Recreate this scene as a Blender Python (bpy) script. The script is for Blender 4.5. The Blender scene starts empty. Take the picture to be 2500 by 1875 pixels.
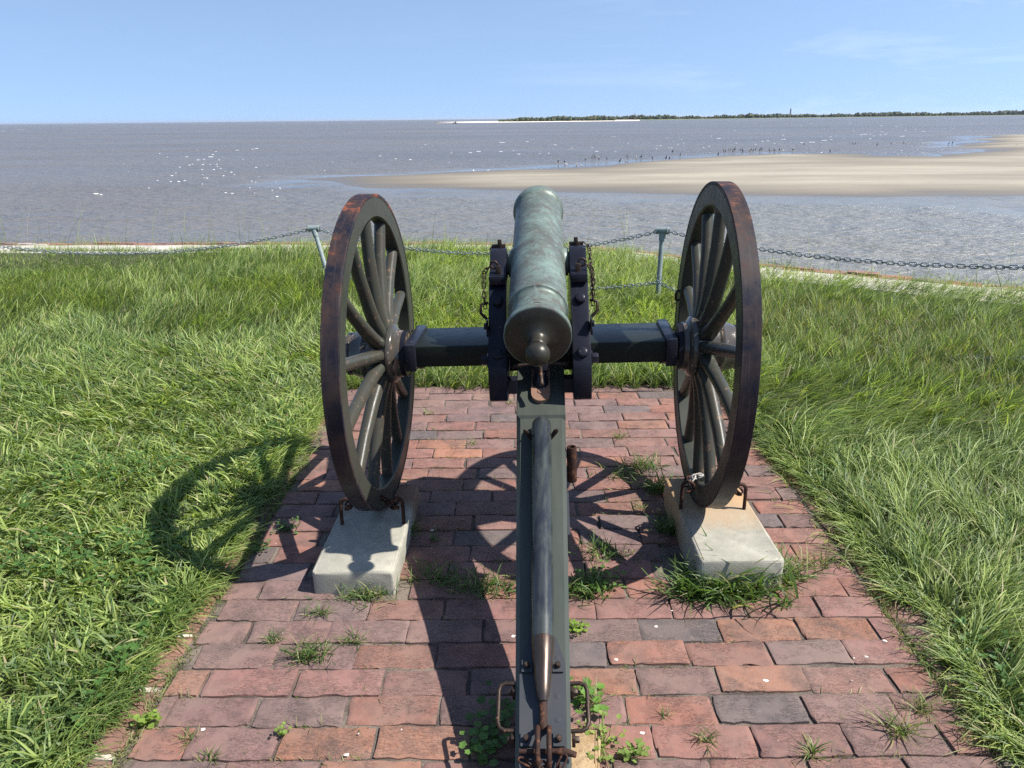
import bpy, math, random
import numpy as np
from mathutils import Matrix, Vector, Euler
random.seed(7); rng = np.random.default_rng(7)
S = bpy.context.scene
col = S.collection
R_ = math.radians
# ---------------------------------------------------------------- camera
CF, CPITCH, CROLL, CYAW = 1864.7, .3344, -.0107, -.0583
CPOS = Vector((.0641, -3.3736, 1.7091))
fwd = Vector((math.sin(CYAW)*math.cos(CPITCH), math.cos(CYAW)*math.cos(CPITCH), -math.sin(CPITCH)))
_r0 = fwd.cross(Vector((0, 0, 1))).normalized(); _u0 = _r0.cross(fwd)
rgt = math.cos(CROLL)*_r0+math.sin(CROLL)*_u0
upv = -math.sin(CROLL)*_r0+math.cos(CROLL)*_u0
cd = bpy.data.cameras.new('camera'); cam = bpy.data.objects.new('camera', cd); col.objects.link(cam)
cd.sensor_width = 36; cd.lens = CF/2500*36; cd.clip_start = .05; cd.clip_end = 60000
m = Matrix.Identity(4)
for i in range(3):
    m[i][0] = rgt[i]; m[i][1] = upv[i]; m[i][2] = -fwd[i]; m[i][3] = CPOS[i]
cam.matrix_world = m
S.camera = cam
# ---------------------------------------------------------------- sky, sun, exposure
SUN = Vector((.77, -.10, 1)).normalized()
elev = math.asin(SUN.z); azim = math.atan2(SUN.x, SUN.y)
W = bpy.data.worlds.new("World"); S.world = W; W.use_nodes = True
wt = W.node_tree; wt.nodes.clear()
wo = wt.nodes.new('ShaderNodeOutputWorld'); wb = wt.nodes.new('ShaderNodeBackground')
sk = wt.nodes.new('ShaderNodeTexSky'); sk.sky_type = 'NISHITA'; sk.sun_disc = False
sk.sun_elevation = elev; sk.sun_rotation = azim
sk.altitude = 0; sk.air_density = 1.0; sk.dust_density = .3; sk.ozone_density = 3.5
wb.inputs['Strength'].default_value = .108
tc = wt.nodes.new('ShaderNodeTexCoord'); mp = wt.nodes.new('ShaderNodeMapping')
mp.inputs['Scale'].default_value = (2.2, 2.2, 16)
mp.inputs['Rotation'].default_value = (0.10, 0, 0)
nz = wt.nodes.new('ShaderNodeTexNoise'); nz.inputs['Scale'].default_value = 1.6; nz.inputs['Detail'].default_value = 7; nz.inputs['Roughness'].default_value = .62
nz.inputs['Distortion'].default_value = .6
cr = wt.nodes.new('ShaderNodeValToRGB'); cr.color_ramp.elements[0].position = .53; cr.color_ramp.elements[1].position = .86
cr.color_ramp.elements[0].color = (0, 0, 0, 1); cr.color_ramp.elements[1].color = (.30, .30, .30, 1)
mx = wt.nodes.new('ShaderNodeMixRGB'); mx.inputs[2].default_value = (6.6, 7.2, 8.0, 1)
hs = wt.nodes.new('ShaderNodeHueSaturation'); hs.inputs['Saturation'].default_value = .92
wt.links.new(tc.outputs['Generated'], mp.inputs[0]); wt.links.new(mp.outputs[0], nz.inputs['Vector'])
wt.links.new(nz.outputs[0], cr.inputs[0]); rx = wt.nodes.new('ShaderNodeMapRange'); rx.inputs[1].default_value = -.08; rx.inputs[2].default_value = .40; rx.inputs[3].default_value = .10; mm = wt.nodes.new('ShaderNodeMath'); mm.operation = 'MULTIPLY'
sx_c = wt.nodes.new('ShaderNodeSeparateXYZ'); wt.links.new(tc.outputs['Generated'], sx_c.inputs[0]); wt.links.new(sx_c.outputs[0], rx.inputs[0]); wt.links.new(cr.outputs[0], mm.inputs[0]); wt.links.new(rx.outputs[0], mm.inputs[1]); wt.links.new(mm.outputs[0], mx.inputs[0])
sx_w = wt.nodes.new('ShaderNodeSeparateXYZ'); cx_w = wt.nodes.new('ShaderNodeCombineXYZ'); ab = wt.nodes.new('ShaderNodeMath'); ab.operation = 'ABSOLUTE'
ma = wt.nodes.new('ShaderNodeMath'); ma.operation = 'MULTIPLY_ADD'; ma.inputs[1].default_value = .8; ma.inputs[2].default_value = .21
wt.links.new(tc.outputs['Generated'], sx_w.inputs[0]); wt.links.new(sx_w.outputs[0], cx_w.inputs[0]); wt.links.new(sx_w.outputs[1], cx_w.inputs[1])
wt.links.new(sx_w.outputs[2], ab.inputs[0]); wt.links.new(ab.outputs[0], ma.inputs[0]); wt.links.new(ma.outputs[0], cx_w.inputs[2]); wt.links.new(cx_w.outputs[0], sk.inputs[0])
wt.links.new(sk.outputs[0], hs.inputs['Color']); wt.links.new(hs.outputs[0], mx.inputs[1]); wt.links.new(mx.outputs[0], wb.inputs[0]); wt.links.new(wb.outputs[0], wo.inputs[0])
sd_ = bpy.data.lights.new('sun', 'SUN'); sd_.energy = 5.0; sd_.angle = R_(.53); sd_.color = (1, .955, .88)
so = bpy.data.objects.new('sun', sd_); col.objects.link(so); so.rotation_euler = SUN.to_track_quat('Z', 'Y').to_euler()
S.view_settings.view_transform = 'Standard'; S.view_settings.look = 'None'; S.view_settings.gamma = 1
S.view_settings.exposure = .92
S.render.engine = 'CYCLES'
S.cycles.use_denoising = False; S.cycles.max_bounces = 6; S.cycles.transparent_max_bounces = 8
# ---------------------------------------------------------------- pixel helpers (2500 x 1875 photo pixels -> points of the place)
def ray(x, y): return (fwd+rgt*((x-1250)/CF)-upv*((y-937.5)/CF))
def onZ(x, y, z):
    v = ray(x, y); return CPOS+v*((z-CPOS.z)/v.z)
def atD(x, y, t): return CPOS+ray(x, y)*t
def bearing(px):
    v = ray(px, 292-.011*(px-1250)); v.z = 0; return v.normalized()
# ---------------------------------------------------------------- helpers
def tag(o, label=None, cat=None, group=None, kind=None):
    if label: o['label'] = label
    if cat: o['category'] = cat
    if group: o['group'] = group
    if kind: o['kind'] = kind
    return o
def empty(name, loc=(0, 0, 0), rot=(0, 0, 0), **k):
    o = bpy.data.objects.new(name, None); col.objects.link(o); o.location = loc; o.rotation_euler = rot
    o.empty_display_size = .1
    return tag(o, **k)
class MB:
    def __init__(s): s.v = []; s.f = []; s.c = []
    def add(s, V, F, c=None):
        n = len(s.v); s.v += [tuple(p) for p in V]; s.f += [tuple(i+n for i in f) for f in F]
        if c is not None: s.c += [c]*len(V)
        return s
    def box(s, lo, hi, M=None, b=0.0):
        x0, y0, z0 = lo; x1, y1, z1 = hi
        if b <= 0:
            V = [Vector(p) for p in [(x0,y0,z0),(x1,y0,z0),(x1,y1,z0),(x0,y1,z0),(x0,y0,z1),(x1,y0,z1),(x1,y1,z1),(x0,y1,z1)]]
            F = [(0,3,2,1),(4,5,6,7),(0,1,5,4),(1,2,6,5),(2,3,7,6),(3,0,4,7)]
        else:
            import bmesh
            bm = bmesh.new(); bmesh.ops.create_cube(bm, size=1)
            for v in bm.verts: v.co = Vector(((x0+x1)/2+v.co.x*(x1-x0), (y0+y1)/2+v.co.y*(y1-y0), (z0+z1)/2+v.co.z*(z1-z0)))
            bmesh.ops.bevel(bm, geom=bm.edges[:], offset=b, segments=2, affect='EDGES', profile=.6)
            bm.verts.ensure_lookup_table(); V = [v.co.copy() for v in bm.verts]; F = [tuple(v.index for v in f.verts) for f in bm.faces]; bm.free()
        if M is not None: V = [M@v for v in V]
        return s.add(V, F)
    def lathe(s, prof, n=32, M=None, cap0=True, cap1=True):
        V = []; F = []
        for (a, r) in prof:
            for k in range(n):
                t = 2*math.pi*k/n; V.append(Vector((r*math.cos(t), r*math.sin(t), a)))
        for i in range(len(prof)-1):
            for k in range(n):
                k2 = (k+1) % n; F.append((i*n+k, i*n+k2, (i+1)*n+k2, (i+1)*n+k))
        if cap0: F.append(tuple(range(n-1, -1, -1)))
        if cap1: F.append(tuple((len(prof)-1)*n+k for k in range(n)))
        if M is not None: V = [M@v for v in V]
        return s.add(V, F)
    def tube(s, pts, rad, n=8, closed=False, flat=1.0, c=None, upref=None):
        pts = [Vector(p) for p in pts]; N = len(pts)
        if not hasattr(rad, '__len__'): rad = [rad]*N
        V = []; F = []; prev = None
        for i, p in enumerate(pts):
            if closed: t = (pts[(i+1) % N]-pts[i-1]).normalized()
            else: t = (pts[min(i+1, N-1)]-pts[max(i-1, 0)]).normalized()
            if prev is None:
                ref = upref or (Vector((0, 0, 1)) if abs(t.z) < .9 else Vector((1, 0, 0)))
                a = t.cross(ref).normalized()
            else:
                a = (prev-t*prev.dot(t)).normalized()
            prev = a; b = t.cross(a)
            for k in range(n):
                q = 2*math.pi*k/n; V.append(p+a*(rad[i]*math.cos(q))+b*(rad[i]*flat*math.sin(q)))
        for i in range(N if closed else N-1):
            j = (i+1) % N
            for k in range(n):
                k2 = (k+1) % n; F.append((i*n+k, i*n+k2, j*n+k2, j*n+k))
        if not closed: F.append(tuple(range(n-1, -1, -1))); F.append(tuple((N-1)*n+k for k in range(n)))
        return s.add(V, F, c)
    def prism(s, poly, x0, x1, b=0.0):     # poly of (y,z) extruded along x, optional bevel
        import bmesh
        bm = bmesh.new()
        vs = [bm.verts.new((x0, y, z)) for y, z in poly]; f = bm.faces.new(vs)
        r = bmesh.ops.extrude_face_region(bm, geom=[f]); vv = [g for g in r['geom'] if isinstance(g, bmesh.types.BMVert)]
        bmesh.ops.translate(bm, verts=vv, vec=(x1-x0, 0, 0)); bmesh.ops.recalc_face_normals(bm, faces=bm.faces[:])
        if b > 0:
            es = [e for e in bm.edges if len(e.link_faces) == 2 and e.calc_face_angle() > .5]
            bmesh.ops.bevel(bm, geom=es, offset=b, segments=2, affect='EDGES', profile=.6)
        bm.verts.ensure_lookup_table(); V = [v.co.copy() for v in bm.verts]; F = [tuple(v.index for v in f.verts) for f in bm.faces]; bm.free()
        return s.add(V, F)
    def build(s, name, mat, parent=None, smooth=40, loc=None, rot=None, **k):
        me = bpy.data.meshes.new(name); me.from_pydata(s.v, [], s.f)
        if s.c:
            ca = me.color_attributes.new('Col', 'FLOAT_COLOR', 'POINT')
            arr = np.array([tuple(c[:3])+(1,) for c in s.c], dtype=np.float32); ca.data.foreach_set('color', arr.ravel())
        me.materials.append(mat); me.validate()
        if smooth: me.shade_smooth(); 
        o = bpy.data.objects.new(name, me); col.objects.link(o)
        if smooth: 
            me.set_sharp_from_angle(angle=R_(smooth))
        if parent: o.parent = parent
        if loc: o.location = loc
        if rot: o.rotation_euler = rot
        return tag(o, **k)
# numpy value noise
_g = rng.random((256, 256))
def vn(x, y, sc=1.0, seed=0):
    x = np.asarray(x, float)*sc+seed*17.3+500; y = np.asarray(y, float)*sc+seed*9.1+500
    xi = np.floor(x).astype(int); yi = np.floor(y).astype(int); fx = x-xi; fy = y-yi
    fx = fx*fx*(3-2*fx); fy = fy*fy*(3-2*fy)
    g = lambda a, b: _g[a % 256, b % 256]
    return (g(xi, yi)*(1-fx)+g(xi+1, yi)*fx)*(1-fy)+(g(xi, yi+1)*(1-fx)+g(xi+1, yi+1)*fx)*fy
# ---------------------------------------------------------------- materials
class NT:
    def __init__(s, name):
        s.m = bpy.data.materials.new(name); s.m.use_nodes = True; s.t = s.m.node_tree
        s.b = s.t.nodes['Principled BSDF']; s.out = s.t.nodes['Material Output']
        s.pos = None
    def n(s, typ, **k):
        o = s.t.nodes.new(typ)
        for a, b in k.items(): setattr(o, a, b)
        return o
    def l(s, a, b): s.t.links.new(a, b)
    def co(s, kind='Object', scale=(1, 1, 1), rot=(0, 0, 0)):
        if kind == 'World': o = s.n('ShaderNodeNewGeometry').outputs['Position']
        else: o = s.n('ShaderNodeTexCoord').outputs[kind]
        mp = s.n('ShaderNodeMapping'); mp.inputs['Scale'].default_value = scale; mp.inputs['Rotation'].default_value = rot
        s.l(o, mp.inputs[0]); return mp.outputs[0]
    def noise(s, vec, scale, detail=4, rough=.55, dist=0):
        o = s.n('ShaderNodeTexNoise'); o.inputs['Scale'].default_value = scale; o.inputs['Detail'].default_value = detail
        o.inputs['Roughness'].default_value = rough; o.inputs['Distortion'].default_value = dist
        s.l(vec, o.inputs['Vector']); return o.outputs[0]
    def ramp(s, fac, stops):
        o = s.n('ShaderNodeValToRGB'); e = o.color_ramp.elements
        while len(e) < len(stops): e.new(.5)
        for i, (p, c) in enumerate(stops):
            e[i].position = p; e[i].color = (c, c, c, 1) if not hasattr(c, '__len__') else tuple(c)+(1,)
        s.l(fac, o.inputs[0]); return o.outputs[0]
    def mix(s, fac, a, b, typ='MIX'):
        o = s.n('ShaderNodeMixRGB', blend_type=typ)
        for i, v in ((0, fac), (1, a), (2, b)):
            if isinstance(v, (int, float)): o.inputs[i].default_value = v if i == 0 else (v, v, v, 1)
            elif isinstance(v, tuple): o.inputs[i].default_value = v+(1,)
            else: s.l(v, o.inputs[i])
        return o.outputs[0]
    def math(s, op, a, b=None, c=None):
        o = s.n('ShaderNodeMath', operation=op)
        for i, v in ((0, a), (1, b), (2, c)):
            if v is None: continue
            if isinstance(v, (int, float)): o.inputs[i].default_value = v
            else: s.l(v, o.inputs[i])
        return o.outputs[0]
    def base(s, c):
        if isinstance(c, tuple): s.b.inputs['Base Color'].default_value = c+(1,)
        else: s.l(c, s.b.inputs['Base Color'])
    def rough(s, c):
        if isinstance(c, (int, float)): s.b.inputs['Roughness'].default_value = c
        else: s.l(c, s.b.inputs['Roughness'])
    def bump(s, h, strength=.3, dist=.002):
        o = s.n('ShaderNodeBump'); o.inputs['Strength'].default_value = strength; o.inputs['Distance'].default_value = dist
        s.l(h, o.inputs['Height']); s.l(o.outputs[0], s.b.inputs['Normal'])
def paint(name, c1, c2, wear=(.30, .22, .17), wearpos=.66, rough=.42, scale=14, stretch=(1, 1, 1), metallic=0., spec=.2, bumpd=.0012):
    t = NT(name); v = t.co('Object', stretch)
    n1 = t.noise(v, scale*.35, 5, .6); n2 = t.noise(v, scale, 6, .65); n3 = t.noise(v, scale*8, 3, .6)
    b = t.mix(t.ramp(n1, [(.35, 0.), (.65, 1.)]), c1, c2)
    w = t.ramp(n2, [(wearpos, 0.), (wearpos+.05, 1.)])
    b = t.mix(w, b, wear)
    t.base(b); t.rough(t.ramp(n2, [(.2, rough-.1), (.8, rough+.15)])); t.b.inputs['Metallic'].default_value = metallic
    t.b.inputs['Specular IOR Level'].default_value = spec
    h = t.mix(.4, t.mix(.5, n2, n3), w); t.bump(h, .35, bumpd)
    return t.m
M = {}
M['green'] = paint('trail_green_paint', (.058, .065, .055), (.047, .054, .046), wear=(.14, .12, .10), wearpos=.74, rough=.30, scale=9, stretch=(6, 1, 1))
M['felloe'] = paint('wheel_green_paint', (.040, .042, .033), (.030, .033, .027), wear=(.16, .11, .08), wearpos=.73, rough=.42, scale=12)
M['spoke'] = paint('spoke_paint', (.040, .044, .036), (.048, .042, .033), wear=(.13, .085, .055), wearpos=.60, rough=.33, scale=26)
M['hub'] = paint('hub_paint', (.040, .042, .036), (.055, .045, .036), wear=(.22, .16, .12), wearpos=.60, rough=.18, scale=16, stretch=(3, 1, 1), spec=.5)
M['navy'] = paint('cheek_black_paint', (.010, .011, .018), (.015, .016, .023), wear=(.14, .14, .14), wearpos=.66, rough=.25, scale=22, spec=.13)
M['axle'] = paint('axle_green_paint', (.014, .017, .014), (.011, .014, .012), wear=(.07, .065, .06), wearpos=.74, rough=.33, spec=.13, scale=14, stretch=(1, 5, 5))
M['iron'] = paint('dark_iron', (.030, .022, .018), (.050, .034, .026), wear=(.16, .08, .045), wearpos=.60, rough=.45, scale=40, metallic=.35)
M['rust'] = paint('rusty_iron', (.026, .014, .011), (.046, .022, .015), wear=(.10, .044, .025), wearpos=.55, rough=.7, scale=45, metallic=.1)
M['plate'] = paint('black_plate', (.036, .040, .046), (.046, .048, .052), wear=(.13, .10, .08), wearpos=.72, rough=.34, scale=12)
M['shoe'] = paint('polished_iron_shoe', (.13, .105, .09), (.06, .045, .038), wear=(.07, .03, .02), wearpos=.57, rough=.33, scale=30, stretch=(1, .25, .25), metallic=.75)
M['galv'] = paint('grey_galvanised', (.17, .21, .205), (.22, .255, .245), wear=(.42, .45, .45), wearpos=.66, rough=.5, scale=30)
M['chaing'] = paint('chain_galvanised', (.16, .19, .20), (.24, .27, .28), wear=(.5, .52, .52), wearpos=.62, rough=.4, scale=60, metallic=.4)
M['copper'] = paint('worn_copper_plate', (.27, .155, .11), (.20, .13, .095), wear=(.12, .13, .11), wearpos=.62, rough=.4, scale=24, metallic=.25)
M['greychain'] = paint('pale_chain', (.45, .43, .40), (.30, .27, .24), wear=(.16, .10, .07), wearpos=.58, rough=.5, scale=60)
def tyre(name, rust, amount, zlo, zhi):
    t = NT(name); v = t.co('Object'); n1 = t.noise(v, 7, 7, .72, .3); n2 = t.noise(v, 34, 6, .75); n3 = t.noise(v, 90, 3, .6)
    sx = t.n('ShaderNodeSeparateXYZ'); t.l(t.co('Object'), sx.inputs[0])
    mr = t.n('ShaderNodeMapRange'); mr.inputs[1].default_value = zlo; mr.inputs[2].default_value = zhi; t.l(sx.outputs[2], mr.inputs[0])
    base = t.mix(t.ramp(n1, [(.38, 0.), (.62, 1.)]), (.010, .011, .019), (.038, .026, .024))
    st = t.noise(t.co('Object', (40, 2, 2)), 3, 4, .6)
    base = t.mix(t.ramp(st, [(.55, 0.), (.75, .45)]), base, (.10, .085, .08))
    k = t.math('ADD', t.math('MULTIPLY', mr.outputs[0], amount), t.math('ADD', t.math('MULTIPLY', n1, .5), t.math('MULTIPLY', n2, .5)))
    base = t.mix(t.ramp(k, [(.60, 0.), (.72, .6)]), base, (.050, .026, .021)); r = t.ramp(k, [(.71, 0.), (.79, 1.)])
    c = t.mix(r, base, t.mix(t.ramp(n2, [(.4, 0.), (.6, 1.)]), rust, tuple(x*.6 for x in rust)))
    t.b.inputs['Specular IOR Level'].default_value = .18; t.base(c); t.rough(t.ramp(k, [(.4, .30), (.8, .75)])); t.bump(t.mix(.5, n2, n3), .4, .0012); return t.m
M['tyreL'] = tyre('tire_rust_orange', (.30, .085, .042), .20, .05, .72)
M['tyreR'] = tyre('tire_rust_brown', (.20, .085, .055), .19, .15, .72)
# bronze
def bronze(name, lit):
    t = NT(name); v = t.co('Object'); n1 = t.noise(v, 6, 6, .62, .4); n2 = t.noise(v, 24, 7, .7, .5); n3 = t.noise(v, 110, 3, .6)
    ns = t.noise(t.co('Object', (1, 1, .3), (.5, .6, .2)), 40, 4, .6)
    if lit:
        c = t.mix(t.ramp(n1, [(.36, 0.), (.62, 1.)]), (.078, .088, .074), (.150, .205, .176))
        c = t.mix(t.ramp(n2, [(.48, 0.), (.62, .85)]), c, (.082, .068, .060))
        c = t.mix(t.ramp(t.math('ADD', t.math('MULTIPLY', n2, .6), t.math('MULTIPLY', n1, .4)), [(.56, 0.), (.68, .55)]), c, (.18, .26, .215))
        c = t.mix(t.ramp(ns, [(.60, 0.), (.70, .5)]), c, (.26, .29, .27))
        c = t.mix(t.ramp(n3, [(.30, .35), (.45, 0.)]), c, (.05, .06, .055))
        t.rough(t.ramp(n2, [(.3, .38), (.7, .58)])); t.b.inputs['Metallic'].default_value = .15; t.b.inputs['Specular IOR Level'].default_value = .3
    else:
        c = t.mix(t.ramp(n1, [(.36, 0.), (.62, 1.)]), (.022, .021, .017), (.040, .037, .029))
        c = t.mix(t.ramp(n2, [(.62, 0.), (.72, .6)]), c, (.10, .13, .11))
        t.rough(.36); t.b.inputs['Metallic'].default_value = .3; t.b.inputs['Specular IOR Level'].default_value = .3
    t.base(c); t.bump(t.mix(.4, n2, n3), .3, .0012); return t.m
M['bronze'] = bronze('green_bronze_patina', True); M['breech'] = bronze('shaded_bronze', False)  # breech face and knob: darker bronze copy, their shade painted into the colour
# handspike paint
t = NT('handspike_paint'); v = t.co('Object', (14, 3, 3), (R_(22), 0, 0)); n1 = t.noise(v, 1.3, 7, .66, .3); n2 = t.noise(t.co('Object'), 60, 4, .6)
c = t.mix(t.ramp(n1, [(.44, 0.), (.56, 1.)]), (.017, .020, .025), (.036, .042, .041)); t.base(c); t.rough(t.ramp(n1, [(.4, .19), (.6, .30)])); t.bump(t.mix(.5, n1, n2), .3, .001); M['spike'] = t.m
# concrete block with rust stains
def concrete(name, stain, sx0, y0, y1):
    t = NT(name); v = t.co('Object'); n1 = t.noise(v, 7, 5, .6); n2 = t.noise(v, 60, 5, .7); n3 = t.noise(v, 260, 2, .5)
    c = t.mix(t.ramp(n1, [(.35, 0.), (.65, 1.)]), (.24, .228, .185), (.34, .325, .265))
    c = t.mix(t.ramp(n2, [(.56, 0.), (.68, .6)]), c, (.20, .195, .17))
    c = t.mix(t.ramp(n3, [(.66, 0.), (.74, .7)]), c, (.46, .44, .38)); c = t.mix(t.ramp(t.noise(v, 4, 7, .7), [(.50, 0.), (.64, .55)]), c, (.17, .16, .135)); c = t.mix(t.ramp(n3, [(.30, .6), (.36, 0.)]), c, (.12, .11, .10))
    s = t.n('ShaderNodeSeparateXYZ'); t.l(t.co('Object'), s.inputs[0])
    my = t.n('ShaderNodeMapRange'); my.inputs[1].default_value = y0; my.inputs[2].default_value = y1; t.l(s.outputs[1], my.inputs[0])
    k = t.math('ADD', t.math('MULTIPLY', my.outputs[0], .62), t.math('MULTIPLY', t.noise(v, 5, 6, .65), .55))
    c = t.mix(t.ramp(k, [(.45, 0.), (.85, .85)]), c, stain)
    t.base(c); t.rough(.85); t.bump(t.mix(.5, n2, n3), .6, .003); return t.m
# brick
t = NT('old_brick'); at = t.n('ShaderNodeVertexColor', layer_name='Col'); v = t.co('Object'); n1 = t.noise(v, 14, 6, .65); n2 = t.noise(v, 75, 5, .7); n3 = t.noise(t.co('Object', (1, 3.5, 1)), 26, 6, .7, 1.2); nf = t.noise(v, 320, 2, .6)
c = t.mix(.75, at.outputs[0], t.mix(t.ramp(n1, [(.3, 0.), (.7, 1.)]), (.62, .62, .68), (1.55, 1.45, 1.35)), 'MULTIPLY')
c = t.mix(t.ramp(n2, [(.56, 0.), (.72, .45)]), c, (.24, .19, .155))
c = t.mix(t.ramp(n1, [(.56, 0.), (.70, .6)]), c, (.10, .075, .07))
crk = t.ramp(n3, [(.482, 0.), (.498, 1.), (.502, 1.), (.518, 0.)])
msk = t.ramp(t.noise(v, 9, 3, .5), [(.47, 0.), (.53, 1.)])
ck = t.math('MULTIPLY', crk, msk)
c = t.mix(t.math('MULTIPLY', ck, .75), c, (.05, .035, .03))
c = t.mix(t.ramp(nf, [(.68, 0.), (.76, .5)]), c, (.34, .29, .25))
nd = t.noise(t.co('World'), 2.3, 7, .68, .5); c = t.mix(t.ramp(nd, [(.42, 0.), (.66, .52)]), c, (.178, .128, .104))
nk = t.noise(t.co('World', (1, 1, 1), (0, 0, .7)), 5.5, 6, .7); c = t.mix(t.ramp(nk, [(.53, 0.), (.66, .55)]), c, (.075, .052, .046))
t.base(c); t.rough(.88); hh = t.mix(.55, n2, nf); hh = t.mix(.35, hh, n1); hh = t.mix(ck, hh, 0.0); t.bump(hh, .75, .005); M['brick'] = t.m
t = NT('joint_sand'); v = t.co('World'); n1 = t.noise(v, 6, 6, .65); n2 = t.noise(v, 120, 4, .7)
c = t.mix(t.ramp(n1, [(.42, 0.), (.6, 1.)]), (.045, .034, .028), (.15, .12, .095)); c = t.mix(t.ramp(n2, [(.5, 0.), (.7, .5)]), c, (.24, .20, .16)); t.base(c); t.rough(.95); t.bump(n2, .8, .006); M['sandjoint'] = t.m
t = NT('lawn_soil'); v = t.co('World'); n1 = t.noise(v, 4, 6, .65); n2 = t.noise(v, 60, 4, .7)
c = t.mix(n1, (.030, .038, .014), (.060, .062, .026)); c = t.mix(t.ramp(n2, [(.5, 0.), (.7, .5)]), c, (.09, .085, .04)); t.base(c); t.rough(.95); t.bump(n2, .8, .02); M['soil'] = t.m
# vegetation (colour attribute + translucency)
def leafmat(name, trans=.35, rough=.42):
    t = NT(name); at = t.n('ShaderNodeVertexColor', layer_name='Col'); t.base(at.outputs[0]); t.rough(rough); t.b.inputs['Specular IOR Level'].default_value = .45
    tr = t.n('ShaderNodeBsdfTranslucent'); t.l(t.mix(1.0, at.outputs[0], (1.5, 1.55, .7), 'MULTIPLY'), tr.inputs[0]); ms = t.n('ShaderNodeMixShader'); ms.inputs[0].default_value = trans
    t.l(t.b.outputs[0], ms.inputs[1]); t.l(tr.outputs[0], ms.inputs[2]); t.l(ms.outputs[0], t.out.inputs[0]); return t.m
M['grass'] = leafmat('grass_blades', .45, .5)
# sea wall stones
t = NT('white_slab'); v = t.co('World'); n1 = t.noise(v, 3, 6, .65); n2 = t.noise(v, 30, 5, .7)
c = t.mix(t.ramp(n1, [(.35, 0.), (.65, 1.)]), (.36, .335, .29), (.47, .44, .39)); c = t.mix(t.ramp(n2, [(.56, 0.), (.7, .6)]), c, (.30, .25, .20)); t.base(c); t.rough(.9); t.bump(n2, .6, .01); M['slab'] = t.m
t = NT('rough_yellow_stone'); v = t.co('Object'); n1 = t.noise(v, 18, 6, .7); n2 = t.noise(v, 120, 5, .75)
c = t.mix(t.ramp(n1, [(.35, 0.), (.65, 1.)]), (.30, .19, .09), (.42, .31, .18)); c = t.mix(t.ramp(n2, [(.5, 0.), (.65, .7)]), c, (.14, .09, .05)); t.base(c); t.rough(.95); t.bump(n2, .9, .006); M['ystone'] = t.m
# ---------------------------------------------------------------- water level, far setting
WZ = -4.8
barpx = [(738,438),(831,430),(960,426),(1050,423),(1200,419),(1338,415),(1430,408),(1525,400),(1600,391),(1700,383),(1750,380),(1896,375),(2069,376),(2120,380),(2292,381),(2353,377),(2404,369),(2377,363),(2299,358),(2343,353),(2377,347),(2398,337),(2428,330),(2500,328.5),(2900,326),(3600,330),(3600,500),(2900,491),(2500,483),(2258,480),(1808,476),(1687,474),(1355,467.5),(1200,465),(1060,462),(980,461),(902,454),(820,449)]
barw = [onZ(x, y, WZ)[:2] for x, y in barpx]
def poly_sd(X, Y, poly):
    P = np.array(poly); n = len(P); d = np.full(X.shape, 1e9); ins = np.zeros(X.shape, bool)
    for i in range(n):
        a = P[i]; b = P[(i+1) % n]; e = b-a; wx = X-a[0]; wy = Y-a[1]; L = e@e
        h = np.clip((wx*e[0]+wy*e[1])/L, 0, 1); d = np.minimum(d, np.hypot(wx-e[0]*h, wy-e[1]*h))
        c = ((a[1] > Y) != (b[1] > Y)); xi = a[0]+(Y-a[1])*e[0]/(e[1] if abs(e[1]) > 1e-9 else 1e-9); ins ^= (c & (X < xi))
    return np.where(ins, d, -d)
def gridmesh(name, xs, ys, zf, mat, keep=None, attr=None):
    X, Y = np.meshgrid(xs, ys); Z = zf(X, Y); nx, ny = len(xs), len(ys)
    co = np.stack([X, Y, Z], -1).reshape(-1, 3).astype(np.float32)
    i = np.arange((ny-1)*(nx-1)); r = i//(nx-1); c = i % (nx-1); a = r*nx+c
    F = np.stack([a, a+1, a+nx+1, a+nx], 1)
    if keep is not None:
        k = keep(X, Y).reshape(-1); F = F[k[F].any(1)]
    me = bpy.data.meshes.new(name); me.vertices.add(len(co)); me.vertices.foreach_set('co', co.ravel())
    me.loops.add(F.size); me.loops.foreach_set('vertex_index', F.ravel().astype(np.int32)); me.polygons.add(len(F))
    me.polygons.foreach_set('loop_start', np.arange(0, F.size, 4, dtype=np.int32)); me.update(calc_edges=True)
    me.materials.append(mat); me.shade_smooth()
    if attr is not None:
        A = attr(X, Y).reshape(-1).astype(np.float32); at = me.attributes.new('mask', 'FLOAT', 'POINT'); at.data.foreach_set('value', A)
    o = bpy.data.objects.new(name, me); col.objects.link(o); return o
def barsd(X, Y):
    w = 1+np.hypot(X, Y)/60
    return poly_sd(X+(vn(X, Y, .11, 1)-.5)*2.4*w, Y+(vn(X, Y, .13, 2)-.5)*2.4*w, barw)
t = NT('wet_sand'); v = t.co('World'); at = t.n('ShaderNodeAttribute', attribute_name='mask'); n1 = t.noise(t.co('World', (.25, 1, 1)), .12, 6, .6); n2 = t.noise(v, 1.1, 5, .6); 
dry = t.mix(t.ramp(n1, [(.38, 0.), (.62, 1.)]), (.215, .190, .148), (.305, .275, .215)); dry = t.mix(t.ramp(n2, [(.5, 0.), (.8, .35)]), dry, (.19, .170, .135))
wet = (.115, .098, .075)
k = t.math('ADD', t.math('MULTIPLY', at.outputs['Fac'], .048), t.math('MULTIPLY', n1, .5))
kk = t.ramp(k, [(.25, 0.), (.95, 1.)]); t.base(t.mix(kk, wet, dry)); t.rough(t.ramp(kk, [(0, .35), (.5, .9)])); t.b.inputs['Specular IOR Level'].default_value = .3
M['sand'] = t.m
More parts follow.
